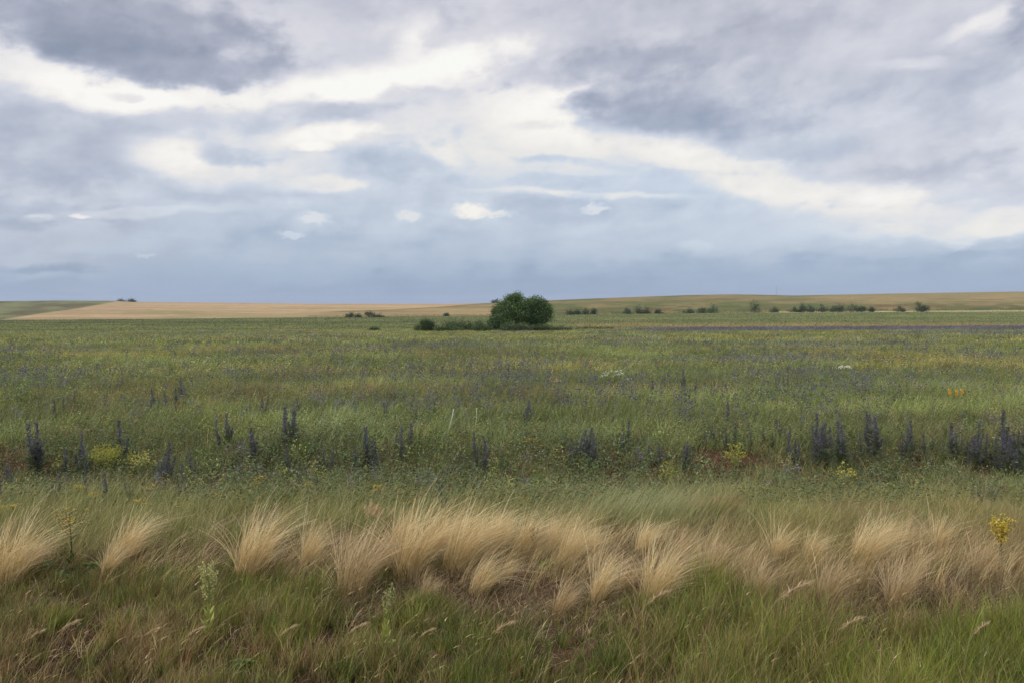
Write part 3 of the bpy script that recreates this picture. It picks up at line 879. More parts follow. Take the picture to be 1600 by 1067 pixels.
def small_spikes():
    """the hundreds of flower spikes beyond the 300 that show largest"""
    mb = MB(); x, y = spread(5200, 15.5, 62, margin=.06); x3, y3 = spread(2600, 14.0, 26, margin=.06); x = np.concatenate([x, x3]); y = np.concatenate([y, y3])
    pm = smooth(.50, .64, fbm(x * .22, y * .16, 121, 4))
    k = rng.uniform(size=len(x)) < pm * .85 + .05; x, y = x[k], y[k]; n = len(x)
    b = base_of(x, y); H = rng.uniform(.3, .62, n); per = 12; i = np.repeat(np.arange(n), per); N = n * per
    t = rng.uniform(.4, 1, N); r = .028 * (1 + y[i] / 30) * (1.15 - t)
    p = b[i] + np.stack([rng.normal(0, 1, N) * r, rng.normal(0, 1, N) * r, H[i] * t], 1)
    leaves(mb, p, .035 * (1 + y[i] / 35), .018 * (1 + y[i] / 35), pick([(100, 98, 108), (110, 106, 116), (92, 96, 92), (104, 110, 92)], N, 1.15), up=.8)
    o = mb.obj('distant_flower_spikes', M_PETAL)
    tag(o, 'small grey-violet flower spikes in loose drifts over the middle of the meadow', 'wildflowers', kind='stuff')
small_spikes()

def specks():
    """tiny flowers spread through the meadow beyond counting"""
    def one(name, label, n, y0, y1, pal, size, dens, hz, cat='wildflowers'):
        mb = MB()
        x, y = spread(n, y0, y1)
        X, row = Xrow(x, y, ground_z(x, y))
        k = rng.uniform(size=n) < dens(x, y, X, row)
        x, y = x[k], y[k]; n = len(x)
        s = size * np.maximum(1, y / 16)
        z = ground_z(x, y) + rng.uniform(hz[0], hz[1], n)
        c = pick(pal, n, 1.0, .12)
        for q in range(3):
            leaves(mb, np.stack([x, y, z], 1) + rng.normal(0, 1, (n, 3)) * s[:, None] * .5, s, s * .8, c, up=.2)
        o = mb.obj(name, M_PETAL); tag(o, label, cat, kind='stuff')
    one('yellow_wildflowers', 'tiny yellow flowers scattered thickly through the whole meadow', 11000, 9.2, 90, [(200, 180, 66), (182, 164, 70), (206, 168, 60), (176, 168, 84)], .014,
        lambda x, y, X, r: np.clip(.06 + .7 * smooth(.5, .7, fbm(x * .25, y * .14, 101, 4)) + .5 * np.exp(-((r - 782) / 16) ** 2) * (X < 900), 0, 1), (.16, .40))
    one('white_wildflowers', 'tiny white flowers dotted over the near meadow and weedy strip', 3500, 9.2, 34, [(222, 220, 208), (204, 204, 188)], .011,
        lambda x, y, X, r: np.clip(.10 + .9 * smooth(.54, .7, fbm(x * .5, y * .4, 102, 3)), 0, 1), (.10, .36))
    one('pink_wildflowers', 'faint pink flower heads among the weeds and meadow grass', 1400, 9.5, 30, [(168, 116, 116), (150, 108, 124), (180, 130, 116)], .013,
        lambda x, y, X, r: np.clip(.1 + .6 * smooth(.5, .7, fbm(x * .4, y * .4, 103, 3)), 0, 1), (.1, .35))
specks()

# ------------------------------------------------------------------ golden feather grass tufts
def tuft_mesh(n, h, spread_r, wind, col_set, seed, green=.25, fan=.35):
    global rng
    keep = rng; rng = np.random.default_rng(seed)
    mb = MB()
    a = rng.uniform(0, 2 * math.pi, n); r = spread_r * np.sqrt(rng.uniform(0, 1, n))
    bx = np.cos(a) * r; by = np.sin(a) * r
    b = np.stack([bx, by, np.full(n, -.02)], 1)
    # every strand leaves in its own direction, then the wind carries its tip towards +x
    la = np.arctan2(np.sin(a) * fan * .7 + rng.normal(0, .2, n), np.cos(a) * fan * .6 + wind * .6 + rng.normal(0, .22, n))
    hh = h * rng.uniform(.38, 1.05, n) * np.where(rng.uniform(size=n) < .09, 1.28, 1.0)
    c = pick(col_set, n, 1.0, .2)
    cb = mixc(c * .85, pick([(126, 118, 66), (140, 124, 76)], n, 1.0), np.full(n, green))
    blades(mb, b, hh, rng.uniform(.0024, .0048, n), la, rng.uniform(.0, .24, n) ** 1.2, rng.uniform(.1, .75, n) * (.45 + .75 * wind), cb, c, rings=8, tipw=.3)
    # short green leaves at the foot
    k = n // 4
    a = rng.uniform(0, 2 * math.pi, k); r = spread_r * 1.1 * np.sqrt(rng.uniform(0, 1, k))
    b = np.stack([np.cos(a) * r, np.sin(a) * r, np.full(k, -.02)], 1)
    c = pick([(120, 116, 62), (104, 104, 54), (140, 124, 76)], k, 1.0)
    mb2 = MB()
    blades(mb2, b, h * rng.uniform(.25, .5, k), .004, a + rng.normal(0, .4, k), rng.uniform(.2, .7, k), rng.uniform(.2, .8, k), c * .9, c, rings=5)
    rng = keep
    return mb.mesh('strands', M_FEATHER), mb2.mesh('foot_leaves', M_GRASS)

GOLD = [(240, 214, 160), (226, 200, 142), (250, 228, 182), (206, 180, 122), (218, 194, 142)]
PALE = [(196, 184, 132), (178, 168, 116), (164, 158, 102)]
ROSE = [(212, 184, 138), (192, 164, 118), (222, 194, 150), (178, 156, 106)]
VAR = {
    'g1': tuft_mesh(460, .50, .075, .9, GOLD, 1), 'g2': tuft_mesh(580, .50, .09, .75, GOLD, 2), 'g3': tuft_mesh(320, .48, .05, .7, GOLD, 3),
    'g4': tuft_mesh(540, .50, .09, 1.0, GOLD, 4), 'f1': tuft_mesh(320, .42, .09, 1.5, GOLD, 5, fan=.6), 'p1': tuft_mesh(170, .40, .07, .7, PALE, 6, .5, fan=.8),
    'p2': tuft_mesh(130, .36, .08, 1.4, PALE, 7, .5, fan=.9), 'r1': tuft_mesh(330, .50, .085, .7, ROSE, 8, .35, fan=.5), 'r2': tuft_mesh(290, .46, .075, .9, ROSE, 9, .35),
}
TUFTS = [  # X, base row, height px, variant, label
    (5, 925, 118, 'g2', 'golden feather grass tuft cut by the left edge of the picture'),
    (48, 900, 66, 'r2', 'thin golden tuft just right of the one at the left edge'),
    (168, 905, 66, 'g3', 'narrow leaning golden tuft at the foot of the swept one on the left'),
    (196, 878, 78, 'g1', 'wide wind-swept golden tuft right of the pale yellow flowering weed'),
    (390, 905, 104, 'g2', 'big golden tuft standing alone above the left pale green mullein'),
    (478, 895, 80, 'g3', 'small golden tuft right of the big lone tuft on the left'),
    (548, 938, 118, 'r1', 'tall thin pinkish tuft at the left end of the central golden row'),
    (590, 900, 82, 'r2', 'faint pinkish tuft behind the tall thin one at the row\'s left end'),
    (640, 905, 112, 'g2', 'dense golden tuft left of the brightest one in the central row'),
    (618, 860, 62, 'g3', 'short golden tuft right behind the left part of the central row'),
    (712, 893, 102, 'g4', 'brightest golden tuft with a brush-like top in the central row'),
    (770, 868, 70, 'g1', 'golden tuft filling the row right of the brightest tuft'),
    (748, 926, 78, 'f1', 'low golden tuft flowing flat to the right below the central row'),
    (815, 872, 66, 'g1', 'golden tuft beside the dry brown candelabra stalk'),
    (885, 884, 70, 'g4', 'broad golden tuft at the right end of the central row'),
    (860, 868, 50, 'g3', 'small golden tuft between the brown stalk and the broad right end tuft'),
    (1002, 868, 56, 'g1', 'golden tuft standing back and apart right of the central row'),
    (932, 945, 84, 'g3', 'golden tuft in front, left one of the front pair right of centre'),
    (1020, 950, 98, 'g2', 'large golden tuft, right one of the front pair right of centre'),
    (876, 962, 66, 'r2', 'reddish thin tuft left of the front pair right of centre'),
    (662, 945, 52, 'r2', 'small tawny tuft low between the two green mulleins and the row'),
    (405, 975, 60, 'p1', 'pale greenish tuft right of the left green mullein'),
    (830, 1008, 42, 'p2', 'pale swirled tuft flattened on the ground low in the middle'),
    (1212, 885, 66, 'g3', 'golden tuft at the left of the right hand dry stand'),
    (1262, 886, 54, 'g1', 'small golden tuft next to the first one of the dry stand'),
    (1345, 892, 82, 'g4', 'upright bright tuft in the middle of the right hand dry stand'),
    (1416, 872, 60, 'r1', 'loose tawny tuft right of the upright bright one in the dry stand'),
    (1462, 872, 66, 'g3', 'slender golden tuft left of the yellow flowering mullein'),
    (1290, 948, 86, 'r2', 'ragged sweeping tuft below the bright one of the dry stand'),
    (1180, 945, 70, 'r1', 'thin reddish tuft in the front of the dry stand right of centre'),
    (1400, 950, 78, 'r1', 'tawny tuft low in the dry stand under the slender golden one'),
    (1530, 905, 70, 'r2', 'tawny tuft at the foot of the yellow flowering mullein'),
    (1592, 890, 60, 'p1', 'pale tuft at the right edge of the picture'),
    (680, 878, 76, 'g1', 'golden tuft pressed between the dense one and the brightest tuft'),
    (742, 880, 70, 'g4', 'golden tuft leaning right behind the brightest tuft'),
    (790, 905, 44, 'f1', 'low golden sweep just below the brown stalk, flowing right'),
    (920, 875, 48, 'g3', 'short golden tuft closing the right end of the central row'),
    (560, 880, 60, 'p1', 'pale greenish tuft behind the tall thin pinkish one'),
    (975, 925, 60, 'r2', 'thin tawny tuft between the two front ones right of centre'),
    (1060, 880, 52, 'r1', 'reddish tuft behind the large front one right of centre'),
    (1380, 868, 56, 'g3', 'bright thin tuft right behind the upright one of the dry stand'),
    (1110, 905, 66, 'r1', 'reddish tuft between the front pair and the dry stand'),
]
for X, rb, hp, var, label in TUFTS:
    p = at(X, rb)
    hm = hp / F * p[1]
    s = hm / (.50 * .78)
    o = empty('feather_grass_tuft', (p[0], p[1], p[2]), label, 'grass tuft', 'feather grass tufts along the bank', rng.uniform(-.2, .2), s)
    for nm, me in zip(('strands', 'foot_leaves'), VAR[var]):
        c = bpy.data.objects.new(nm, me); COL.objects.link(c); c.parent = o

# small seed heads standing behind the row
def plume(X, rb, hp, label):
    p = at(X, rb); hm = hp / F * p[1]
    o = empty('plume_grass', p, label, 'grass tuft')
    mb = MB(); n = 9; mp = MB()
    for i in range(n):
        x0 = rng.normal(0, .05); top = np.array([x0 + rng.uniform(.03, .12) + (i - n / 2) * .035, rng.normal(0, .05), hm * rng.uniform(.8, 1)])
        pts = [np.array([x0, 0, 0]) * (1 - t) + top * t + np.array([.03 * t * t, 0, 0]) for t in np.linspace(0, 1, 5)]
        tube(mb, pts, .0016, A((160, 140, 92)), 4)
        k = 26; t = rng.uniform(.62, 1.05, k)[:, None]
        b = np.array(pts[0]) * (1 - t) + top * t + rng.normal(0, .006, (k, 3))
        blades(mp, b, .05, .004, rng.normal(0, .5, k), .4, .3, pick([(206, 168, 128), (220, 184, 146)], k), pick([(220, 184, 146), (230, 200, 164)], k), rings=3)
    mb.obj('stem', M_GRASS, o); mp.obj('seed_plume', M_FEATHER, o)
plume(578, 830, 42, 'pinkish feathery seed heads standing behind the left of the central row')

# ------------------------------------------------------------------ mulleins and other single plants
def lance_leaf(mb, p0, d, L, W, col, droop=.2, k=5):
    d = np.asarray(d, float); d = d / np.linalg.norm(d)
    side = np.cross(d, [0, 0, 1.0]); side /= np.linalg.norm(side) + 1e-9
    nrm = np.cross(side, d)
    v = []; 
    for i in range(k):
        t = i / (k - 1); w = W * .5 * math.sin(math.pi * min(1, .12 + t * .88)) ** .8 * (1 if t < .98 else .15)
        c = np.asarray(p0) + d * L * t - np.array([0, 0, 1]) * droop * L * t * t
        v += [c - side * w + nrm * w * .35, c, c + side * w + nrm * w * .35]
    f = []
    for i in range(k - 1):
        a = i * 3; f += [(a, a + 1, a + 4, a + 3), (a + 1, a + 2, a + 5, a + 4)]
    mb.add(v, f, np.asarray(col) * rng.uniform(.85, 1.15))

def candelabra(name, X, rb, hp, label, cat, stemc, leafc, budc, leafy=.55, nbr=10, flowers=None, wide=.24, leaf_l=.16, rosette=0, bud_n=26, fl_n=0, top=0.5, fl_size=.012):
    p = at(X, rb); H = hp / F * p[1]
    o = empty(name, p, label, cat)
    st = MB(); lf = MB(); bd = MB(); fl = MB()
    bend = rng.normal(0, .02, 2)
    def axis(t): return np.array([bend[0] * t * t, bend[1] * t * t, H * t])
    tube(st, [axis(t) for t in np.linspace(0, 1, 9)], np.linspace(.008, .0025, 9) * H / .5, stemc, 6)
    n = int(34 * leafy) if leafy else 0
    for i in range(n):
        t = (i + .5) / n * leafy
        a = i * 2.4 + rng.normal(0, .2); e = 1.05 + .25 * t + rng.normal(0, .12)
        lance_leaf(lf, axis(t), (math.cos(a) * math.cos(e), math.sin(a) * math.cos(e), math.sin(e)), leaf_l * H / .5 * (1.0 - .75 * t / max(leafy, .01)), .034 * H / .5 * (1 - .5 * t), leafc, .1)
    for i in range(rosette):
        a = i * 2.4; e = rng.uniform(.25, .7)
        lance_leaf(lf, axis(.02), (math.cos(a) * math.cos(e), math.sin(a) * math.cos(e), math.sin(e)), rng.uniform(.6, 1) * .2 * H / .5, .06 * H / .5, leafc, .35)
    paths = [[axis(t) for t in np.linspace(top, 1, 6)]]
    for i in range(nbr):
        t0 = top + (.30) * (i / max(1, nbr - 1)); a = i * 2.4 + rng.normal(0, .3)
        L = H * rng.uniform(.22, .42) * (1.15 - .5 * (i / nbr))
        r = wide * H * rng.uniform(.5, 1.0) * (1 - .4 * i / nbr)
        b = axis(t0)
        tip = b + np.array([math.cos(a) * r, math.sin(a) * r, L])
        mid = b + np.array([math.cos(a) * r * .75, math.sin(a) * r * .75, L * .38])
        pts = [(1 - t) ** 2 * b + 2 * t * (1 - t) * mid + t * t * tip for t in np.linspace(0, 1, 7)]
        paths.append(pts)
        tube(st, pts, np.linspace(.003, .0015, 7) * H / .5, stemc, 4)
    for pts in paths:
        P_ = np.array(pts)
        def onp(t):
            q = t * (len(P_) - 1); j = np.minimum(q.astype(int), len(P_) - 2); fr = (q - j)[:, None]
            return P_[j] * (1 - fr) + P_[j + 1] * fr
        t = rng.uniform(.25, 1, bud_n)
        leaves(bd, onp(t) + rng.normal(0, .003, (bud_n, 3)), .016 * H / .5, .009 * H / .5, np.tile(budc, (bud_n, 1)) * rng.uniform(.75, 1.2, (bud_n, 1)), up=.8)
        if fl_n:
            t = rng.uniform(.15, .98, fl_n); q = onp(t) + rng.normal(0, fl_size * .9, (fl_n, 3))
            for _ in range(3): leaves(fl, q + rng.normal(0, fl_size * .3, (fl_n, 3)), fl_size * 1.7, fl_size * 1.4, pick(flowers, fl_n, 1.0, .12), up=.3)
    st.obj('stem', M_GRASS, o, True)
    if lf.n: lf.obj('leaves', M_LEAF, o, True)
    bd.obj('buds', M_LEAF, o)
    if fl.n: fl.obj('flowers', M_PETAL, o)
    return o
PG = A((170, 174, 92), .95); PGB = A((186, 184, 120), 1.0)
candelabra('mullein', 327, 1008, 124, 'pale green budding mullein in the grass at lower left', 'wildflower', A((150, 154, 84)), PG, PGB, .62, 13, bud_n=46, wide=.15)
candelabra('mullein', 602, 1022, 104, 'pale green budding mullein with curled lower leaves, nearer the middle', 'wildflower', A((140, 144, 78)), PG, A((168, 166, 108)), .62, 12, bud_n=34, rosette=5, wide=.13)
candelabra('mullein', 1562, 893, 90, 'mullein with a dense bright yellow flower head near the right edge', 'wildflower', A((96, 110, 50)), A((70, 100, 44)), A((170, 160, 60)), .40, 12, [(224, 200, 92), (234, 212, 112), (208, 184, 82)], wide=.20, fl_n=22, top=.44, fl_size=.010, leaf_l=.14)
candelabra('mullein', 113, 892, 92, 'airy mullein with sparse pale yellow flowers and dark stem at far left', 'wildflower', A((60, 66, 36)), A((70, 94, 46)), A((160, 150, 86)), .3, 13, [(224, 196, 70), (206, 190, 110)], wide=.42, fl_n=5, top=.55, rosette=9, fl_size=.008)
candelabra('dry_stalk', 833, 872, 52, 'dry brown branching seed stalk standing in the golden row', 'dead plant', A((128, 106, 72)), A((120, 100, 66)), A((118, 98, 66)), 0, 10, bud_n=26, wide=.32, top=.4)

def rosette_plant(X, rb, size, n, col, label, erect=.5):
    p = at(X, rb); o = empty('broad_leaved_plant', p, label, 'weed')
    lf = MB(); st = MB()
    tube(st, [(0, 0, -.01), (0, 0, size * .15), (.005, 0, size * .3)], [.006, .005, .003], col * .9, 6)
    for i in range(n):
        a = i * 2.4 + rng.normal(0, .2); e = rng.uniform(.1, 1.2) * erect
        z = size * .3 * rng.uniform(0, 1)
        lance_leaf(lf, (0, 0, z), (math.cos(a) * math.cos(e), math.sin(a) * math.cos(e), math.sin(e) + .2), size * rng.uniform(.6, 1), size * .24, col, .4)
    st.obj('stem', M_LEAF, o, True); lf.obj('leaves', M_LEAF, o, True)
rosette_plant(66, 893, .19, 22, A((88, 104, 52), 1.1), 'dark broad leaved weed right of the left edge tuft', .7)
rosette_plant(92, 912, .14, 14, A((96, 110, 60), 1.1), 'small broad leaved weed in front of the airy pale mullein', .7)
rosette_plant(140, 893, .15, 14, A((92, 112, 54), 1.1), 'broad leaved weed between the airy mullein and the narrow tuft', .6)
rosette_plant(852, 892, .16, 26, A((104, 116, 50), 1.1), 'bright green leafy weed under the dry brown stalk', .7)
rosette_plant(380, 1046, .12, 16, A((92, 108, 50), 1.1), 'low green leafy weed at the bottom right of the left mullein', .5)

# drooping grass seed heads along the bottom
def seed_head():
    o = empty('seeding_grass', (0, 0, 0), 'x', 'grass stalk')
    pts = [(0, 0, 0), (.02, 0, .10), (.05, 0, .19), (.10, 0, .26), (.16, 0, .30), (.205, 0, .31)]
    m = MB(); tube(m, pts, np.linspace(.0018, .001, 6), A((150, 136, 84)), 4); m.obj('stem', M_GRASS, o)
    m = MB(); P_ = np.array(pts[3:], float); k = 70
    t = rng.uniform(0, 2, k); j = np.minimum(t.astype(int), 1); fr = (t - j)[:, None]
    b = P_[j] * (1 - fr) + P_[j + 1] * fr + rng.normal(0, .004, (k, 3))
    c = pick([(186, 158, 112), (170, 142, 100), (198, 172, 126)], k)
    blades(m, b, .022, .004, rng.normal(0, .5, k), .8, .6, c, c, rings=3); m.obj('seed_head', M_FEATHER, o)
    return o
SH = seed_head()
SEEDS = [(20, 1066, 1.0, 0, 'drooping seed head of grass in the very bottom left corner'), (62, 1062, 1.1, .2, 'drooping seed head second from the bottom left corner'),
         (205, 1060, 1.0, -.2, 'drooping seed head at the bottom, left below the left mullein'), (262, 1068, 1.1, 0, 'drooping seed head at the bottom straight below the left mullein'),
         (410, 1062, 1.0, .3, 'drooping seed head at the bottom between the two green mulleins'), (515, 1062, 1.1, .1, 'drooping seed head left of the foot of the right green mullein'),
         (632, 1060, .9, .1, 'drooping seed head right of the foot of the right green mullein'), (975, 1040, 1.4, .2, 'tall drooping seed head low in the middle beside the pale swirled tuft'),
         (1165, 1068, 1.9, .1, 'tallest drooping seed head, pale, low right of the middle'), (1275, 1072, 1.3, 0, 'drooping seed head right of the tallest one along the bottom'),
         (1495, 1070, 1.1, .3, 'drooping seed head at the bottom towards the right corner'), (740, 1068, 1.2, -.1, 'drooping seed head at the bottom left of the pale swirled tuft')]
for i, (X, rb, s, rz, lb) in enumerate(SEEDS):
    if i == 0: SH.location = at(X, rb); SH['label'] = lb; SH['group'] = 'drooping seed heads along the bottom'; SH.scale = (s, s, s)
    else: copy_thing(SH, at(X, rb), rz, s, lb)

# ------------------------------------------------------------------ violet blue flower spikes
def spike_meshes(seed):
    global rng
    keep = rng; rng = np.random.default_rng(seed)
    st = MB(); fl = MB(); H = 1.0
    tube(st, [(0, 0, -.02), (0, 0, .5), (rng.normal(0, .02), 0, .97)], [.012, .010, .004], A((76, 84, 52)), 5 + 1)
    k = 110; t = rng.uniform(.02, .6, k); a = rng.uniform(0, 6.28, k)
    b = np.stack([np.cos(a) * .02, np.sin(a) * .02, t], 1)
    c = pick([(80, 92, 58), (94, 104, 66), (70, 82, 56)], k, 1.05)
    blades(st, b, rng.uniform(.10, .24, k) * (1.2 - t), .024, a, 1.2, .6, c, c, rings=3)
    # side flowering curls: the spike is wide low down and narrow at the tip
    k = 260; t = rng.uniform(.32, 1.0, k) ** .9; a = rng.uniform(0, 6.28, k)
    r = .095 * (1.08 - t) ** .7 * rng.uniform(.3, 1, k) + .006
    p = np.stack([np.cos(a) * r, np.sin(a) * r, t], 1)
    c = pick([(98, 95, 112), (112, 106, 122), (88, 90, 92), (96, 104, 86), (120, 112, 130)], k, 1.1, w=[.25, .2, .2, .22, .13])
    leaves(fl, p, rng.uniform(.03, .055, k), rng.uniform(.018, .03, k), c, up=.7)
    # one or two side spikes from the foot
    for _ in range(rng.integers(0, 3)):
        a0 = rng.uniform(0, 6.28); L = rng.uniform(.45, .75); d = np.array([math.cos(a0) * .2, math.sin(a0) * .2, L])
        tube(st, [(0, 0, 0), tuple(d * .5 + np.array([d[0] * .2, d[1] * .2, 0])), tuple(d)], [.01, .008, .003], A((76, 84, 52)), 4)
        k = 110; t = rng.uniform(.4, 1, k)[:, None]; q = d * t + rng.normal(0, .022, (k, 3)) * (1.2 - t)
        leaves(fl, q, .045, .025, pick([(98, 95, 110), (110, 104, 118), (86, 92, 88)], k, 1.1), up=.7)
    rng = keep
    return st.mesh('stem', M_LEAF), fl.mesh('flower_spike', M_PETAL)
SPK = [spike_meshes(200 + i) for i in range(8)]
def spike(X, rb, hp, label, group=None, i=None):
    p = at(X, rb); H = hp / F * p[1]
    st, fl = SPK[rng.integers(0, 8) if i is None else i]
    o = empty('bugloss', p, label, 'wildflower', group, 0, H)
    o.rotation_euler = (rng.normal(0, .05), rng.normal(.02, .07), rng.uniform(0, 6.28)); k_ = rng.uniform(.7, 1.0); o.scale = (H * k_, H * k_, H)
    for nm, me in (('stem', st), ('flower_spike', fl)):
        c = bpy.data.objects.new(nm, me); COL.objects.link(c); c.parent = o
CL = [  # one patch per line: X0, X1, row0, row1, n, height px, label
    (-30, 40, 765, 800, 9, 50, 'violet blue flower spike in the dark patch at the left edge'),
    (50, 68, 736, 746, 4, 70, 'dark flower spike of the tall group left of the yellow-green bush'),
    (88, 135, 735, 752, 5, 58, 'blue-grey flower spike close left of the yellow-green bush'),
    (40, 120, 775, 795, 6, 38, 'low blue flower spike left below the yellow-green bush'),
    (190, 200, 722, 735, 2, 54, 'slender flower spike just right of the yellow-green bush'),
    (246, 262, 748, 768, 6, 60, 'dark flower spike in the clump right of the yellow-green bush'),
    (266, 330, 752, 790, 7, 46, 'low flower spike beside the clump right of the yellow-green bush'),
    (130, 215, 770, 795, 6, 40, 'low violet flower spike below the yellow-green bush'),
    (340, 372, 700, 722, 3, 42, 'grey flower spike left of the slender dark ones in the open grass'),
    (378, 408, 715, 726, 4, 52, 'slender dark flower spike in the open grass left of centre'),
    (428, 470, 698, 714, 5, 50, 'slender flower spike standing apart left of the low dark band'),
    (440, 530, 738, 760, 7, 40, 'flower spike in the low dark band left of centre'),
    (546, 600, 722, 745, 9, 46, 'flower spike in the blue-grey patch left of the centre line'),
    (615, 650, 700, 735, 5, 44, 'flower spike just right of the blue-grey patch'),
    (600, 690, 655, 676, 7, 38, 'flower spike near the two white stalks'),
    (738, 772, 728, 745, 7, 52, 'purple flower spike in the clump below the two white stalks'),
    (815, 840, 665, 682, 4, 36, 'lone flower spike in the grass right of the two white stalks'),
    (888, 926, 722, 742, 9, 56, 'violet flower spike in the clump right of centre'),
    (950, 990, 690, 715, 4, 34, 'small flower spike in the grass right behind the central clump'),
    (1012, 1036, 722, 735, 4, 48, 'dark flower spike of the small group right of the central clump'),
    (1060, 1082, 726, 738, 5, 50, 'dark flower spike left of the olive leafy patch right of centre'),
    (1100, 1150, 690, 712, 4, 34, 'small flower spike above the bright yellow-green weed'),
    (1165, 1235, 688, 712, 9, 44, 'flower spike in the loose group left of the big violet clump'),
    (1228, 1256, 724, 738, 5, 50, 'very dark flower spike below the loose group'),
    (1268, 1325, 708, 738, 14, 58, 'violet flower spike in the big clump on the right'),
    (1345, 1372, 704, 728, 8, 60, 'tall violet flower spike right of the big clump'),
    (1402, 1426, 708, 724, 6, 46, 'violet flower spike in the cone-shaped group right of the tall one'),
    (1440, 1480, 700, 722, 4, 36, 'thin flower spike right of the cone-shaped group'),
    (1484, 1545, 712, 738, 12, 56, 'violet flower spike in the row below the orange flowers'),
    (1552, 1620, 716, 752, 20, 62, 'deep violet flower spike in the thick clump at the right edge'),
    (684, 706, 788, 800, 3, 38, 'blue-grey flower spike just above the brightest golden tuft'),
    (1130, 1165, 650, 672, 4, 30, 'small flower spike in the grass far behind the bright yellow-green weed'),
    (230, 330, 622, 650, 9, 28, 'small distant flower spike in the patch on the left'),
    (60, 120, 636, 660, 6, 30, 'small distant flower spike near the left edge'),
    (380, 480, 640, 655, 6, 30, 'small distant flower spike in the open grass left of centre'),
    (1060, 1090, 612, 636, 7, 28, 'small flower spike in the patch right of the white umbel'),
    (990, 1040, 600, 625, 5, 24, 'small flower spike between the white umbel and the patch right of it'),
    (1196, 1236, 604, 622, 8, 24, 'small flower spike in the far patch right of centre'),
]
ORD = ('first second third fourth fifth sixth seventh eighth ninth tenth eleventh twelfth thirteenth fourteenth fifteenth sixteenth seventeenth '
       'eighteenth nineteenth twentieth').split()
for X0, X1, r0, r1, n, hp, lb in CL:
    xs = np.sort(rng.uniform(X0, X1, n))
    for i in range(n):
        l2 = lb
        if n <= 20: l2 = ('leftmost ' if i == 0 else 'rightmost ' if i == n - 1 else ORD[i] + ' from left, ') + lb
        spike(xs[i], rng.uniform(r0, r1), hp * rng.choice([.6, .75, .9, 1.05, 1.3]) * rng.uniform(.88, 1.08), l2, 'flower spikes: ' + lb)

# ------------------------------------------------------------------ bushy flowering weeds, umbels, stalks
def bushy(name, X, rb, wp, hp, label, cat, pal, fpal=None, nleaf=900, nfl=0, flat=False, group=None, ls=.03, fs=.014):
    p = at(X, rb); W = wp / F * p[1]; H = hp / F * p[1]
    o = empty(name, p, label, cat, group)
    st = MB(); lf = MB(); fl = MB()
    tips = []
    nb = max(6, int(nleaf / 70))
    for i in range(nb):
        a = i * 2.4 + rng.normal(0, .3); r = W * .5 * math.sqrt((i + .5) / nb) * rng.uniform(.8, 1.1); hh = H * rng.uniform(.75, 1.05) * (1 - .35 * (r / (W * .5)) ** 2)
        tip = np.array([math.cos(a) * r, math.sin(a) * r, hh]); tips.append(tip)
        tube(st, [(0, 0, -.01), tuple(tip * .5 + np.array([0, 0, .06 * H])), tuple(tip)], [.004, .003, .0015], pal_l(pal, .8), 4)
    T = np.array(tips)
    j = rng.integers(0, nb, nleaf); t = rng.uniform(.15, 1, nleaf)[:, None]
    q = T[j] * t + rng.normal(0, 1, (nleaf, 3)) * np.array([W, W, H]) * .045
    q[:, 2] = np.maximum(q[:, 2], .01)
    leaves(lf, q, ls * rng.uniform(.6, 1.2, nleaf), ls * .35, pick(pal, nleaf, 1.1), up=.6)
    st.obj('stem', M_LEAF, o); lf.obj('leaves', M_LEAF, o)
    if nfl:
        j = rng.integers(0, nb, nfl)
        q = T[j] + rng.normal(0, 1, (nfl, 3)) * np.array([W * .09, W * .09, H * (.02 if flat else .10)])
        for _ in range(3): leaves(fl, q + rng.normal(0, fs * .4, (nfl, 3)), fs * 1.5, fs * 1.3, pick(fpal, nfl, 1., .1), up=.2)
        fl.obj('flowers', M_PETAL, o)
    return o
def pal_l(pal, k): return lin(pal[0]) * k
GR = [(86, 100, 54), (100, 112, 62), (74, 90, 48)]
YGR = [(140, 144, 66), (154, 152, 72), (122, 130, 58)]
YF = [(222, 190, 64), (206, 172, 50), (230, 202, 90)]
bushy('yellow_bedstraw', 168, 740, 60, 44, 'rounded yellow-green bush among the flower spikes on the left', 'wildflower', YGR, [(168, 164, 78), (158, 156, 70)], 1700, 250, ls=.035)
bushy('yellow_bedstraw', 222, 742, 44, 34, 'looser paler yellow-green bush just right of the rounded one', 'wildflower', [(138, 144, 74), (150, 152, 84)], [(196, 190, 110)], 700, 120)
bushy('wormwood', 138, 735, 26, 36, 'grey-green leafy plant touching the left of the yellow-green bush', 'weed', [(118, 130, 108), (104, 118, 92)], None, 500)
bushy('umbel_plant', 958, 606, 50, 32, 'white flowered umbel plant standing out in the middle distance', 'wildflower', GR, [(214, 218, 202), (190, 200, 178)], 300, 40, flat=True, ls=.08, fs=.030)
bushy('umbel_plant', 1320, 588, 22, 18, 'small far white umbel plant on the right', 'wildflower', GR, [(222, 216, 190)], 160, 40, flat=True, ls=.06, fs=.035)
bushy('dry_weed', 866, 606, 18, 20, 'beige dried weed in the middle distance left of the white umbel', 'dead plant', [(190, 162, 120), (170, 142, 104)], None, 200, ls=.10)
bushy('tall_weed', 1230, 745, 46, 46, 'tall branching olive weed in front of the very dark spikes', 'weed', [(140, 140, 84), (156, 152, 100)], None, 350)
bushy('tall_weed', 1045, 765, 36, 40, 'olive green leafy weed right of the dark spikes near the centre', 'weed', [(128, 134, 66), (112, 120, 58)], [(190, 182, 80)], 600, 30)
bushy('tall_weed', 1320, 775, 50, 44, 'large olive weed with yellowish tops below the big violet clump', 'weed', [(128, 130, 66), (146, 140, 76)], [(196, 180, 84)], 700, 60)
bushy('tall_weed', 1148, 732, 36, 36, 'bright yellow-green weed left of the very dark flower spikes', 'weed', [(130, 140, 58), (146, 150, 66)], [(186, 182, 74)], 500, 60)
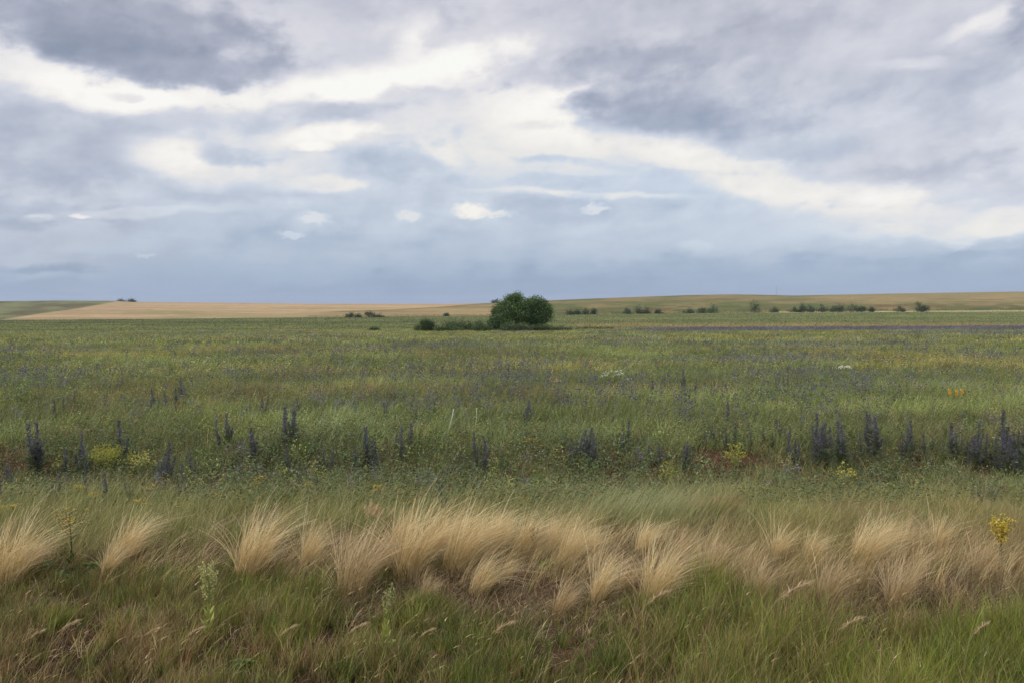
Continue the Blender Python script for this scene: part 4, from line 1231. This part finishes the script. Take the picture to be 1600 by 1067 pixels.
bushy('tall_weed', 1490, 770, 50, 60, 'tall pale branching weed below the violet row on the right', 'weed', [(112, 118, 76), (128, 130, 88)], None, 450)
bushy('tall_weed', 1545, 800, 60, 56, 'grey-green bushy weed behind the yellow mullein', 'weed', [(104, 108, 80), (118, 118, 92), (90, 96, 66)], [(190, 186, 176)], 700, 8, fs=.008)
YC = [(404, 768, 28, 26, 'orange-yellow flowered plant alone in the weeds left of centre'), (120, 782, 34, 24, 'yellow flowered plant below the rounded yellow-green bush'),
      (236, 775, 20, 20, 'small yellow flowered plant below the dark clump on the left'), (218, 800, 24, 22, 'yellow flowered plant right above the wide wind-swept tuft'),
      (480, 772, 22, 20, 'small orange-yellow flowered plant left of the central row'), (290, 806, 30, 20, 'bright yellow-green flowering plant between the two left tufts'),
      (590, 780, 26, 22, 'yellow flowered plant behind the pinkish seed heads'), (820, 795, 18, 18, 'single yellow-green flowered plant above the brown stalk'),
      (832, 705, 34, 22, 'yellow haze of flowers above the white flowered weed in the centre'), (1058, 628, 14, 12, 'small orange flowers far right of the white umbel'),
      (1245, 806, 22, 20, 'yellow flowered plant behind the dry stand, left one of two'), (1152, 803, 16, 18, 'yellow flowered plant behind the reddish grass, right of centre'),
      (640, 800, 20, 18, 'small yellow flowered plant just above the central golden row'), (10, 812, 30, 24, 'yellow flowered plant behind the left edge tuft'),
      (150, 790, 22, 22, 'small yellow flowered plant behind the airy pale mullein'), (340, 790, 26, 20, 'sparse yellow flowered plant above the big lone tuft')]
for X, rb, w, h, lb in YC:
    bushy('tansy', X, rb, w, h, lb, 'wildflower', GR, YF, 220, 46, flat=True, group='yellow flowered plants', fs=.013)
WC = [(845, 728, 20, 24, 'white flowered weed below the yellow haze in the centre'), (822, 778, 34, 22, 'patch of tiny white daisies above the central golden row'),
      (1362, 752, 12, 20, 'small white flowered weed below the tall spikes on the right'), (1530, 792, 30, 20, 'white and pinkish daisies left above the yellow mullein'),
      (1142, 775, 22, 20, 'sparse white flowered weed behind the reddish grass'), (1190, 772, 12, 18, 'tiny white flowered weed above the dry stand'),
      (1450, 738, 14, 14, 'two white blossoms below the violet row on the right')]
for X, rb, w, h, lb in WC:
    bushy('daisy_plant', X, rb, w, h, lb, 'wildflower', GR, [(226, 222, 214), (206, 204, 196)], 180, 16, flat=True, group='white flowered plants', fs=.008)

def lily(X, rb, hp, nf, label):
    p = at(X, rb); H = hp / F * p[1]; s = p[1] / F
    o = empty('orange_flower', p, label, 'wildflower')
    st = MB(); fl = MB(); lf = MB()
    tube(st, [(0, 0, -.01), (0, 0, H * .85)], [.006, .004], A((84, 100, 48)), 4)
    k = 10; blades(lf, np.zeros((k, 3)), H * .6, .02, rng.uniform(0, 6.28, k), .4, .4, pick(GR, k), pick(GR, k), rings=4)
    for i in range(nf):
        c = np.array([(i - (nf - 1) / 2) * 8 * s, 0, H * (.88 + .06 * (i % 2))])
        for q in range(7):
            a = q / 7 * 6.28
            lance_leaf(fl, c + np.array([0, 0, (q % 3 - 1) * 3 * s]), (math.cos(a) * .45, math.sin(a) * .45, .9), 7 * s, 5 * s, lin((212, 178, 92)), .1)
    st.obj('stem', M_LEAF, o); lf.obj('leaves', M_LEAF, o); fl.obj('petals', M_PETAL, o)
lily(1483, 640, 28, 1, 'orange-yellow blossom in the meadow on the right, larger of two')
lily(1498, 640, 26, 2, 'pair of small orange-yellow blossoms right beside the larger one')

def stalk(X, rb, X2, r2, label, col, rad=.006, lying=False, name='dead_stalk', cat='dead plant'):
    p = at(X, rb); y = p[1]
    q = (float(px_u(X2, r2)) * y, y + (.05 if lying else -.05), float(row_slope(r2)) * y)
    d = np.array(q) - np.array(p)
    mb = MB(); tube(mb, [(0, 0, 0), tuple(d * .35 + np.array([.004, 0, .004])), tuple(d * .7 + np.array([.01, 0, 0])), tuple(d)], [rad, rad * .9, rad * .8, rad * .6], col, 6)
    o = mb.obj(name, M_BARK, smooth_=True); o.location = p
    tag(o, label, cat)
stalk(697, 688, 709, 638, 'leaning bleached white stalk standing in the central meadow', A((214, 212, 190)), .0085)
stalk(742, 676, 745, 636, 'upright bleached white stalk right of the leaning one', A((204, 206, 184)), .007)
stalk(934, 764, 968, 760, 'pale weathered stick lying on the weeds right of centre', A((206, 186, 170)), .013, True, 'stick', 'stick')
stalk(36, 808, 52, 805, 'short white stick lying in the grass above the left edge tuft', A((214, 206, 190)), .006, True, 'stick', 'stick')
stalk(1222, 747, 1262, 743, 'thin pale dead stem lying across the dark weeds at right', A((180, 162, 140)), .005, True, 'stick', 'stick')
stalk(1530, 1010, 1532, 972, 'grey broken dead stalk standing low at the right', A((170, 158, 140)), .004)

def mound(X, rb, wp, hp, col, label):
    p = at(X, rb); W = wp / F * p[1]; H = hp / F * p[1]
    mb = MB(); nr, ns = 9, 26; v = []
    for i in range(nr):
        t = i / (nr - 1)
        for j in range(ns):
            a = j / ns * 2 * math.pi
            r = W * .5 * t * (1 + .14 * math.sin(3 * a + 1) + .08 * math.sin(5 * a)) 
            v.append((math.cos(a) * r, math.sin(a) * r * .8, .16 + H * (1 - t * t) * (1 + .12 * math.sin(2 * a + 3 * t)) - .5 * (i == nr - 1)))
    f = [(i * ns + j, i * ns + (j + 1) % ns, (i + 1) * ns + (j + 1) % ns, (i + 1) * ns + j) for i in range(nr - 1) for j in range(ns)]
    mb.add(v, f, col); o = mb.obj('earth_mound', M_SOIL, smooth_=True); o.location = p
    tag(o, label, 'earth mound')
mound(1463, 592, 20, 5, A((160, 122, 94), .9), 'pinkish bare earth mound in the far meadow on the right')
mound(1477, 602, 18, 5, A((128, 108, 76), .8), 'lower brown earth mound just below the pinkish one')

# ------------------------------------------------------------------ trees and bushes
GT = [(72, 96, 50), (86, 110, 56), (58, 78, 44), (104, 126, 64)]
def crown(mb, lobes, n, ls, pal, k=1.0):
    w = np.array([l[3] * l[3] for l in lobes]); w = w / w.sum()
    P_ = []; 
    for l, ww in zip(lobes, w):
        m = int(n * ww); d = rng.normal(size=(m, 3)); d /= np.linalg.norm(d, axis=1)[:, None]
        r = l[3] * (.5 + .72 * rng.uniform(0, 1, m) ** .9); r = r * (1 + .16 * np.sin(d[:, 0] * 7 + l[0]) * np.cos(d[:, 2] * 6 + l[1]))
        P_.append(np.array(l[:3]) + d * r[:, None] * np.array([1, 1, l[4] if len(l) > 4 else .9]))
    P_ = np.concatenate(P_)
    P_ = P_[P_[:, 2] > 0.03]
    m = len(P_)
    # sprays of leaves gather at twig ends, leaving gaps between
    tw = P_[rng.integers(0, m, max(8, m // 14))]
    j = rng.integers(0, len(tw), m); Q = tw[j] + rng.normal(0, ls * 1.3, (m, 3)); tone = rng.normal(1, .32, len(tw)).clip(.4, 1.8)[j]
    use = rng.uniform(size=m) < .75; P_ = np.where(use[:, None], Q, P_)
    leaves(mb, P_, ls * rng.uniform(.7, 1.3, m), ls * .7 * rng.uniform(.7, 1.3, m), pick(pal, m, k, .2) * tone[:, None], up=.3)

def limbs(mb, H, r, lobes, col):
    tube(mb, [(0, 0, -.3), (.02 * H, 0, H * .25), (0, .01 * H, H * .5), (.01 * H, 0, H * .8)], [r * 1.25, r, r * .7, r * .25], col, 8)
    for l in lobes[:10]:
        e = np.array(l[:3]); s = np.array([.01 * H, 0, H * .22 + .1 * e[2]]); s[2] = min(s[2], e[2] * .8)
        tube(mb, [s, s * .5 + e * .5 + np.array([0, 0, .05 * H]), e], [r * .5, r * .3, r * .1], col, 5 + 1)

def tree(name, X, depth, top, wpx, base, label, pal=GT, n=5000, ls=.14, group=None, trunk_share=.0, cat='tree', nl=9, shape=1.0, k=1.0, lobes=None, seed=None):
    s = depth / F
    x, y, z = at_depth(X, depth, base)
    gz = z; zb = float(row_slope(base)) * depth
    H = (base - top) * s; W = wpx * s
    zb = min(gz, zb) if abs(gz - zb) < 2.5 else gz
    H = float(row_slope(top)) * depth - zb
    o = empty(name, (x, y, zb), label, cat, group)
    if lobes is None:
        lobes = []
        for i in range(nl):
            t = (i + .5) / nl; a = i * 2.4 + rng.normal(0, .3)
            zz = H * (.22 + .55 * t); rr = W * .5 * (.62 - .5 * abs(t - .35)) * shape
            R_ = max(H * .16, min(W * .25, H * .30)) * rng.uniform(.8, 1.1)
            lobes.append((math.cos(a) * rr, math.sin(a) * rr * .7, min(zz, H - R_ * .95), R_))
    else:
        lobes = [(a * s, b * s, c * s, d * s) + tuple(e) for a, b, c, d, *e in lobes]
    tb = MB(); limbs(tb, H, max(.05, H * .022), lobes, A((96, 84, 66)))
    tb.obj('trunk' if cat == 'tree' else 'stem', M_BARK, o, True)
    cr = MB(); crown(cr, lobes, n, ls, pal, k)
    cr.obj('crown' if cat == 'tree' else 'foliage', M_LEAF, o)
    return o
TG = 'trees of the willow clump'
# lobes: x right, y depth, z up from the base row, radius, all in px at the tree's own distance
tree('willow', 805, 160, 458, 62, 516, 'tallest round-topped tree of the central clump', GT, 26000, .24, TG, k=1.2,
     lobes=[(0, 0, 51, 6.5), (-9, 1, 47, 7), (-20, 0, 41, 7), (-30, 0, 30, 7), (-2, 0, 44, 12), (20, 0, 42, 7), (-14, 3, 36, 12), (12, -4, 40, 11), (-22, -3, 27, 12), (-8, -8, 30, 13), (8, -8, 28, 13), (-26, 2, 17, 11), (-12, -9, 15, 11), (3, 8, 50, 8), (14, 2, 26, 12), (-33, 0, 12, 9), (8, 6, 16, 8)])
tree('willow', 840, 162, 463, 50, 516, 'right hand tree of the central clump, leaning outwards', GT, 20000, .24, TG, k=1.15,
     lobes=[(-2, 0, 45, 8), (-12, 0, 40, 9), (8, 3, 40, 8), (16, 0, 34, 7), (4, 2, 38, 11), (-8, -3, 34, 12), (10, -2, 30, 11), (-6, -7, 23, 12), (7, -6, 20, 10), (-18, 0, 30, 11), (14, 3, 22, 9), (-10, 4, 15, 10), (2, 0, 12, 9)])
tree('willow', 776, 156, 492, 32, 516, 'low leafy tree at the left foot of the central clump', GT, 7000, .20, TG,
     lobes=[(-2, 0, 14, 9), (-8, 0, 8, 8), (6, 0, 12, 9), (2, 0, 20, 6)])
BG = [(70, 90, 46), (82, 102, 54), (60, 80, 42)]
LG = [(92, 108, 68), (82, 100, 60), (72, 90, 52)]
def bush(X, top, wpx, base, label, depth=152, pal=BG, n=2500, lobes=None, ls=.16, name='bush', group='bushes at the foot of the willow clump', k=1.0):
    hp = base - top
    if lobes is None:
        m = max(3, int(wpx / hp * 1.6)); lobes = []
        for i in range(m):
            f = (i + .5) / m * 2 - 1; e = math.sqrt(max(.15, 1 - f * f))
            rr = hp * .46 * (.6 + .45 * e) * rng.uniform(.85, 1.1)
            lobes.append((f * max(0, wpx * .5 - rr), rng.normal(0, hp * .2), (hp - rr * .95) * (.55 + .45 * e * rng.uniform(.8, 1.05)), rr, .95))
            lobes.append((f * (wpx * .5 - rr * .7), rng.normal(0, hp * .3), rr * .5, rr * .9, .8))
    return tree(name, X, depth, top, wpx, base, label, pal, int(n * 1.8), ls, group, cat='bush', lobes=lobes, k=k)
bush(666, 497, 44, 517, 'pointed dark bush at the left end of the bush row', 152, lobes=[(0, 0, 10, 9), (-4, 0, 14, 5.5), (6, 0, 11, 6), (-12, 0, 5, 7), (12, 0, 5, 7), (2, 3, 6, 9)], n=4200)
bush(722, 500.5, 76, 517, 'long low dark bush between the pointed bush and the trees', 156, n=5200)
bush(750, 498, 14, 516, 'small upright bush close left of the tree clump', 158, n=900)
bush(700, 508, 50, 517, 'pale grey-green low bush in front of the long one', 150, LG, n=2200)
bush(752, 506, 34, 517, 'pale grey-green bush at the left foot of the trees', 148, LG, n=2000)
bush(806, 505, 52, 518, 'pale green bush in front of the tallest tree', 148, LG, n=3200)
bush(845, 506, 44, 517, 'green bush in front of the right hand tree', 149, BG, n=2600)
bush(876, 510, 40, 517, 'low spreading bush right of the tree clump', 152, LG, n=1700)
bush(585, 511, 18, 517.5, 'single small dark bush standing apart left of the bush row', 160, n=900, group=None)
bush(930, 511.5, 60, 515.5, 'very low green scrub strip right of the spreading bush', 165, LG, n=1500, group=None)

# distant trees, each a thing of its own
HZ = [(62, 80, 48), (76, 94, 54), (52, 68, 42)]
def ft(X, top, w, base, depth, label, name='distant_tree', pal=HZ, n=1100, group='scattered trees on the plain', shape=1.0):
    s = depth / F
    base += .8; top += rng.choice([-1.5, 0, 1.5, 2.5]); hp = base - top; w = w * rng.uniform(.9, 1.7); lobes = []
    for i in range(8):
        f_ = rng.uniform(-1, 1); rr = hp * rng.uniform(.18, .36); zz = rng.uniform(.1, 1) * (hp - rr) * (1 - .55 * f_ * f_)
        lobes.append((f_ * (w * .5 - rr * .6), rng.normal(0, 2), max(rr * .6, zz), rr))
    lobes.append((rng.normal(0, w * .08), 0, hp - hp * .24, hp * .26)); lobes.append((0, 0, hp * .3, hp * .38))
    return tree(name, X + rng.normal(0, 1), depth, top, w, base, label, pal, n, max(.3, 1.2 * s), group, lobes=lobes)
L_ = 600
ft(548, 487.5, 12, 495, L_, 'leftmost round tree of the small group left of the clump')
ft(560, 489, 14, 495, L_, 'low second tree of the small group left of the clump')
ft(578, 486.5, 12, 495, L_, 'pointed third tree of the small group left of the clump')
ft(593, 488.5, 14, 495, L_, 'low right end tree of the small group left of the clump')
ft(697, 491, 6, 493.5, 640, 'tiny dark bush on the plain above the long bush')
ft(192, 467.3, 14, 472.5, 1480, 'largest of the dark trees on the left skyline', group='trees on the left skyline')
ft(207, 469.3, 9, 472.5, 1480, 'small low tree on the left skyline', group='trees on the left skyline')
ft(775, 471.5, 10, 477, 1400, 'far dark trees on the skyline just left of the clump', group=None)
RT = [(892, 481, 11, 491, 'squat tree at the left end of the first group right of the clump'), (904, 480, 9, 491, 'narrow second tree of the first group right of the clump'),
      (915, 479, 11, 491, 'tallest tree of the first group right of the clump'), (928, 480, 11, 491, 'right end tree of the first group right of the clump'),
      (981, 482, 9, 490.5, 'small tree at the left of the second group'), (997, 475.5, 10, 490.5, 'tall pointed tree of the second group'),
      (1011, 480.5, 14, 490.5, 'broad low tree right in the second group'), (1029, 482, 8, 490, 'pale thin tree just right of the second group'),
      (1076, 484, 12, 489.5, 'low wide bush close left of the third group'),
      (1099, 476, 14, 489, 'light green tree, left of the pair in the third group'), (1114, 473, 13, 489, 'tall dark tree, right of the pair in the third group'),
      (1180, 469, 11, 487.5, 'lone tall narrow tree under the right hill'), (1210, 477.5, 9, 487.5, 'small lone tree below the power pylon'),
      (1240, 478, 18, 487, 'first tree of the long hedge on the right'), (1253, 471.5, 9, 487, 'tall thin tree in the hedge, left part'),
      (1266, 475, 18, 487, 'round tree in the hedge, left part'), (1283, 477, 22, 487, 'low wide tree in the hedge below the brown slope'),
      (1301, 475, 24, 486.5, 'broad tree left of the highest one in the hedge'), (1316, 470, 20, 486.5, 'highest tree of the long hedge'),
      (1333, 473, 22, 486.5, 'second highest tree of the hedge, right of the highest'), (1348, 476.5, 18, 486, 'tree near the right end of the hedge'),
      (1361, 477.5, 9, 486, 'small tree ending the hedge on the right'), (1402, 478.5, 14, 485.5, 'low green bush between the hedge and the lone dark tree'),
      (1436, 469.5, 11, 485, 'lone dark tree near the right, taller half'), (1446, 473, 14, 485, 'lower dark tree leaning against the lone dark one'),
      ]
for X, t, w, b, lb in RT:
    ft(X, t, w, b + 1.2, 620, lb)

# power pylon far behind the hill
def pylon():
    D = 2300.0; s = D / F; X = 1213
    top = float(row_slope(447.5)) * D; bot = float(row_slope(470)) * D
    x = float(px_u(X, 455)) * D; H = top - bot
    o = empty('power_pylon', (x, D, bot), 'thin grey power pylon standing up behind the right hill', 'pylon')
    w = 1.6
    for sx in (-1, 1):
        for sy in (-1, 1):
            m = MB(); tube(m, [(sx * w, sy * w, 0), (sx * w * .5, sy * w * .5, H * .6), (sx * .25, sy * .25, H)], .11, (.3, .3, .3), 4); m.obj('leg', M_STEEL, o)
    m = MB()
    for i in range(7):
        z0, z1 = H * i / 7, H * (i + 1) / 7; a = w * (1 - i / 7 * .85); b = w * (1 - (i + 1) / 7 * .85)
        for sy in (-1, 1):
            tube(m, [(-a, sy * a, z0), (b, sy * b, z1)], .12, (.3, .3, .3), 4); tube(m, [(a, sy * a, z0), (-b, sy * b, z1)], .12, (.3, .3, .3), 4)
    m.obj('lattice', M_STEEL, o)
    for z_, L in ((.97, 3.2), (.80, 4.6), (.66, 3.6)):
        m = MB(); tube(m, [(-L, 0, H * z_), (0, 0, H * z_ + .7), (L, 0, H * z_)], .2, (.3, .3, .3), 4); m.obj('crossarm', M_STEEL, o)
pylon()

# ------------------------------------------------------------------ thin blue haze over the far plain
def haze():
    me = bpy.data.meshes.new('haze'); x0, x1, y0, y1, z0, z1 = -12000, 12000, -40, 9600, -90, 62
    v = [(x0, y0, z0), (x1, y0, z0), (x1, y1, z0), (x0, y1, z0), (x0, y0, z1), (x1, y0, z1), (x1, y1, z1), (x0, y1, z1)]
    me.from_pydata(v, [], [(0, 3, 2, 1), (4, 5, 6, 7), (0, 1, 5, 4), (1, 2, 6, 5), (2, 3, 7, 6), (3, 0, 4, 7)])
    m = bpy.data.materials.new('haze'); m.use_nodes = True; nt = m.node_tree; nt.nodes.clear()
    p = nt.nodes.new('ShaderNodeVolumePrincipled'); p.inputs['Color'].default_value = (.72, .82, 1, 1); p.inputs['Density'].default_value = HAZE
    o_ = nt.nodes.new('ShaderNodeOutputMaterial'); nt.links.new(p.outputs[0], o_.inputs['Volume'])
    me.materials.append(m)
    o = bpy.data.objects.new('haze', me); COL.objects.link(o); tag(o, 'thin bluish haze over the far fields', 'haze', kind='stuff')
HAZE = 0.00006
haze()
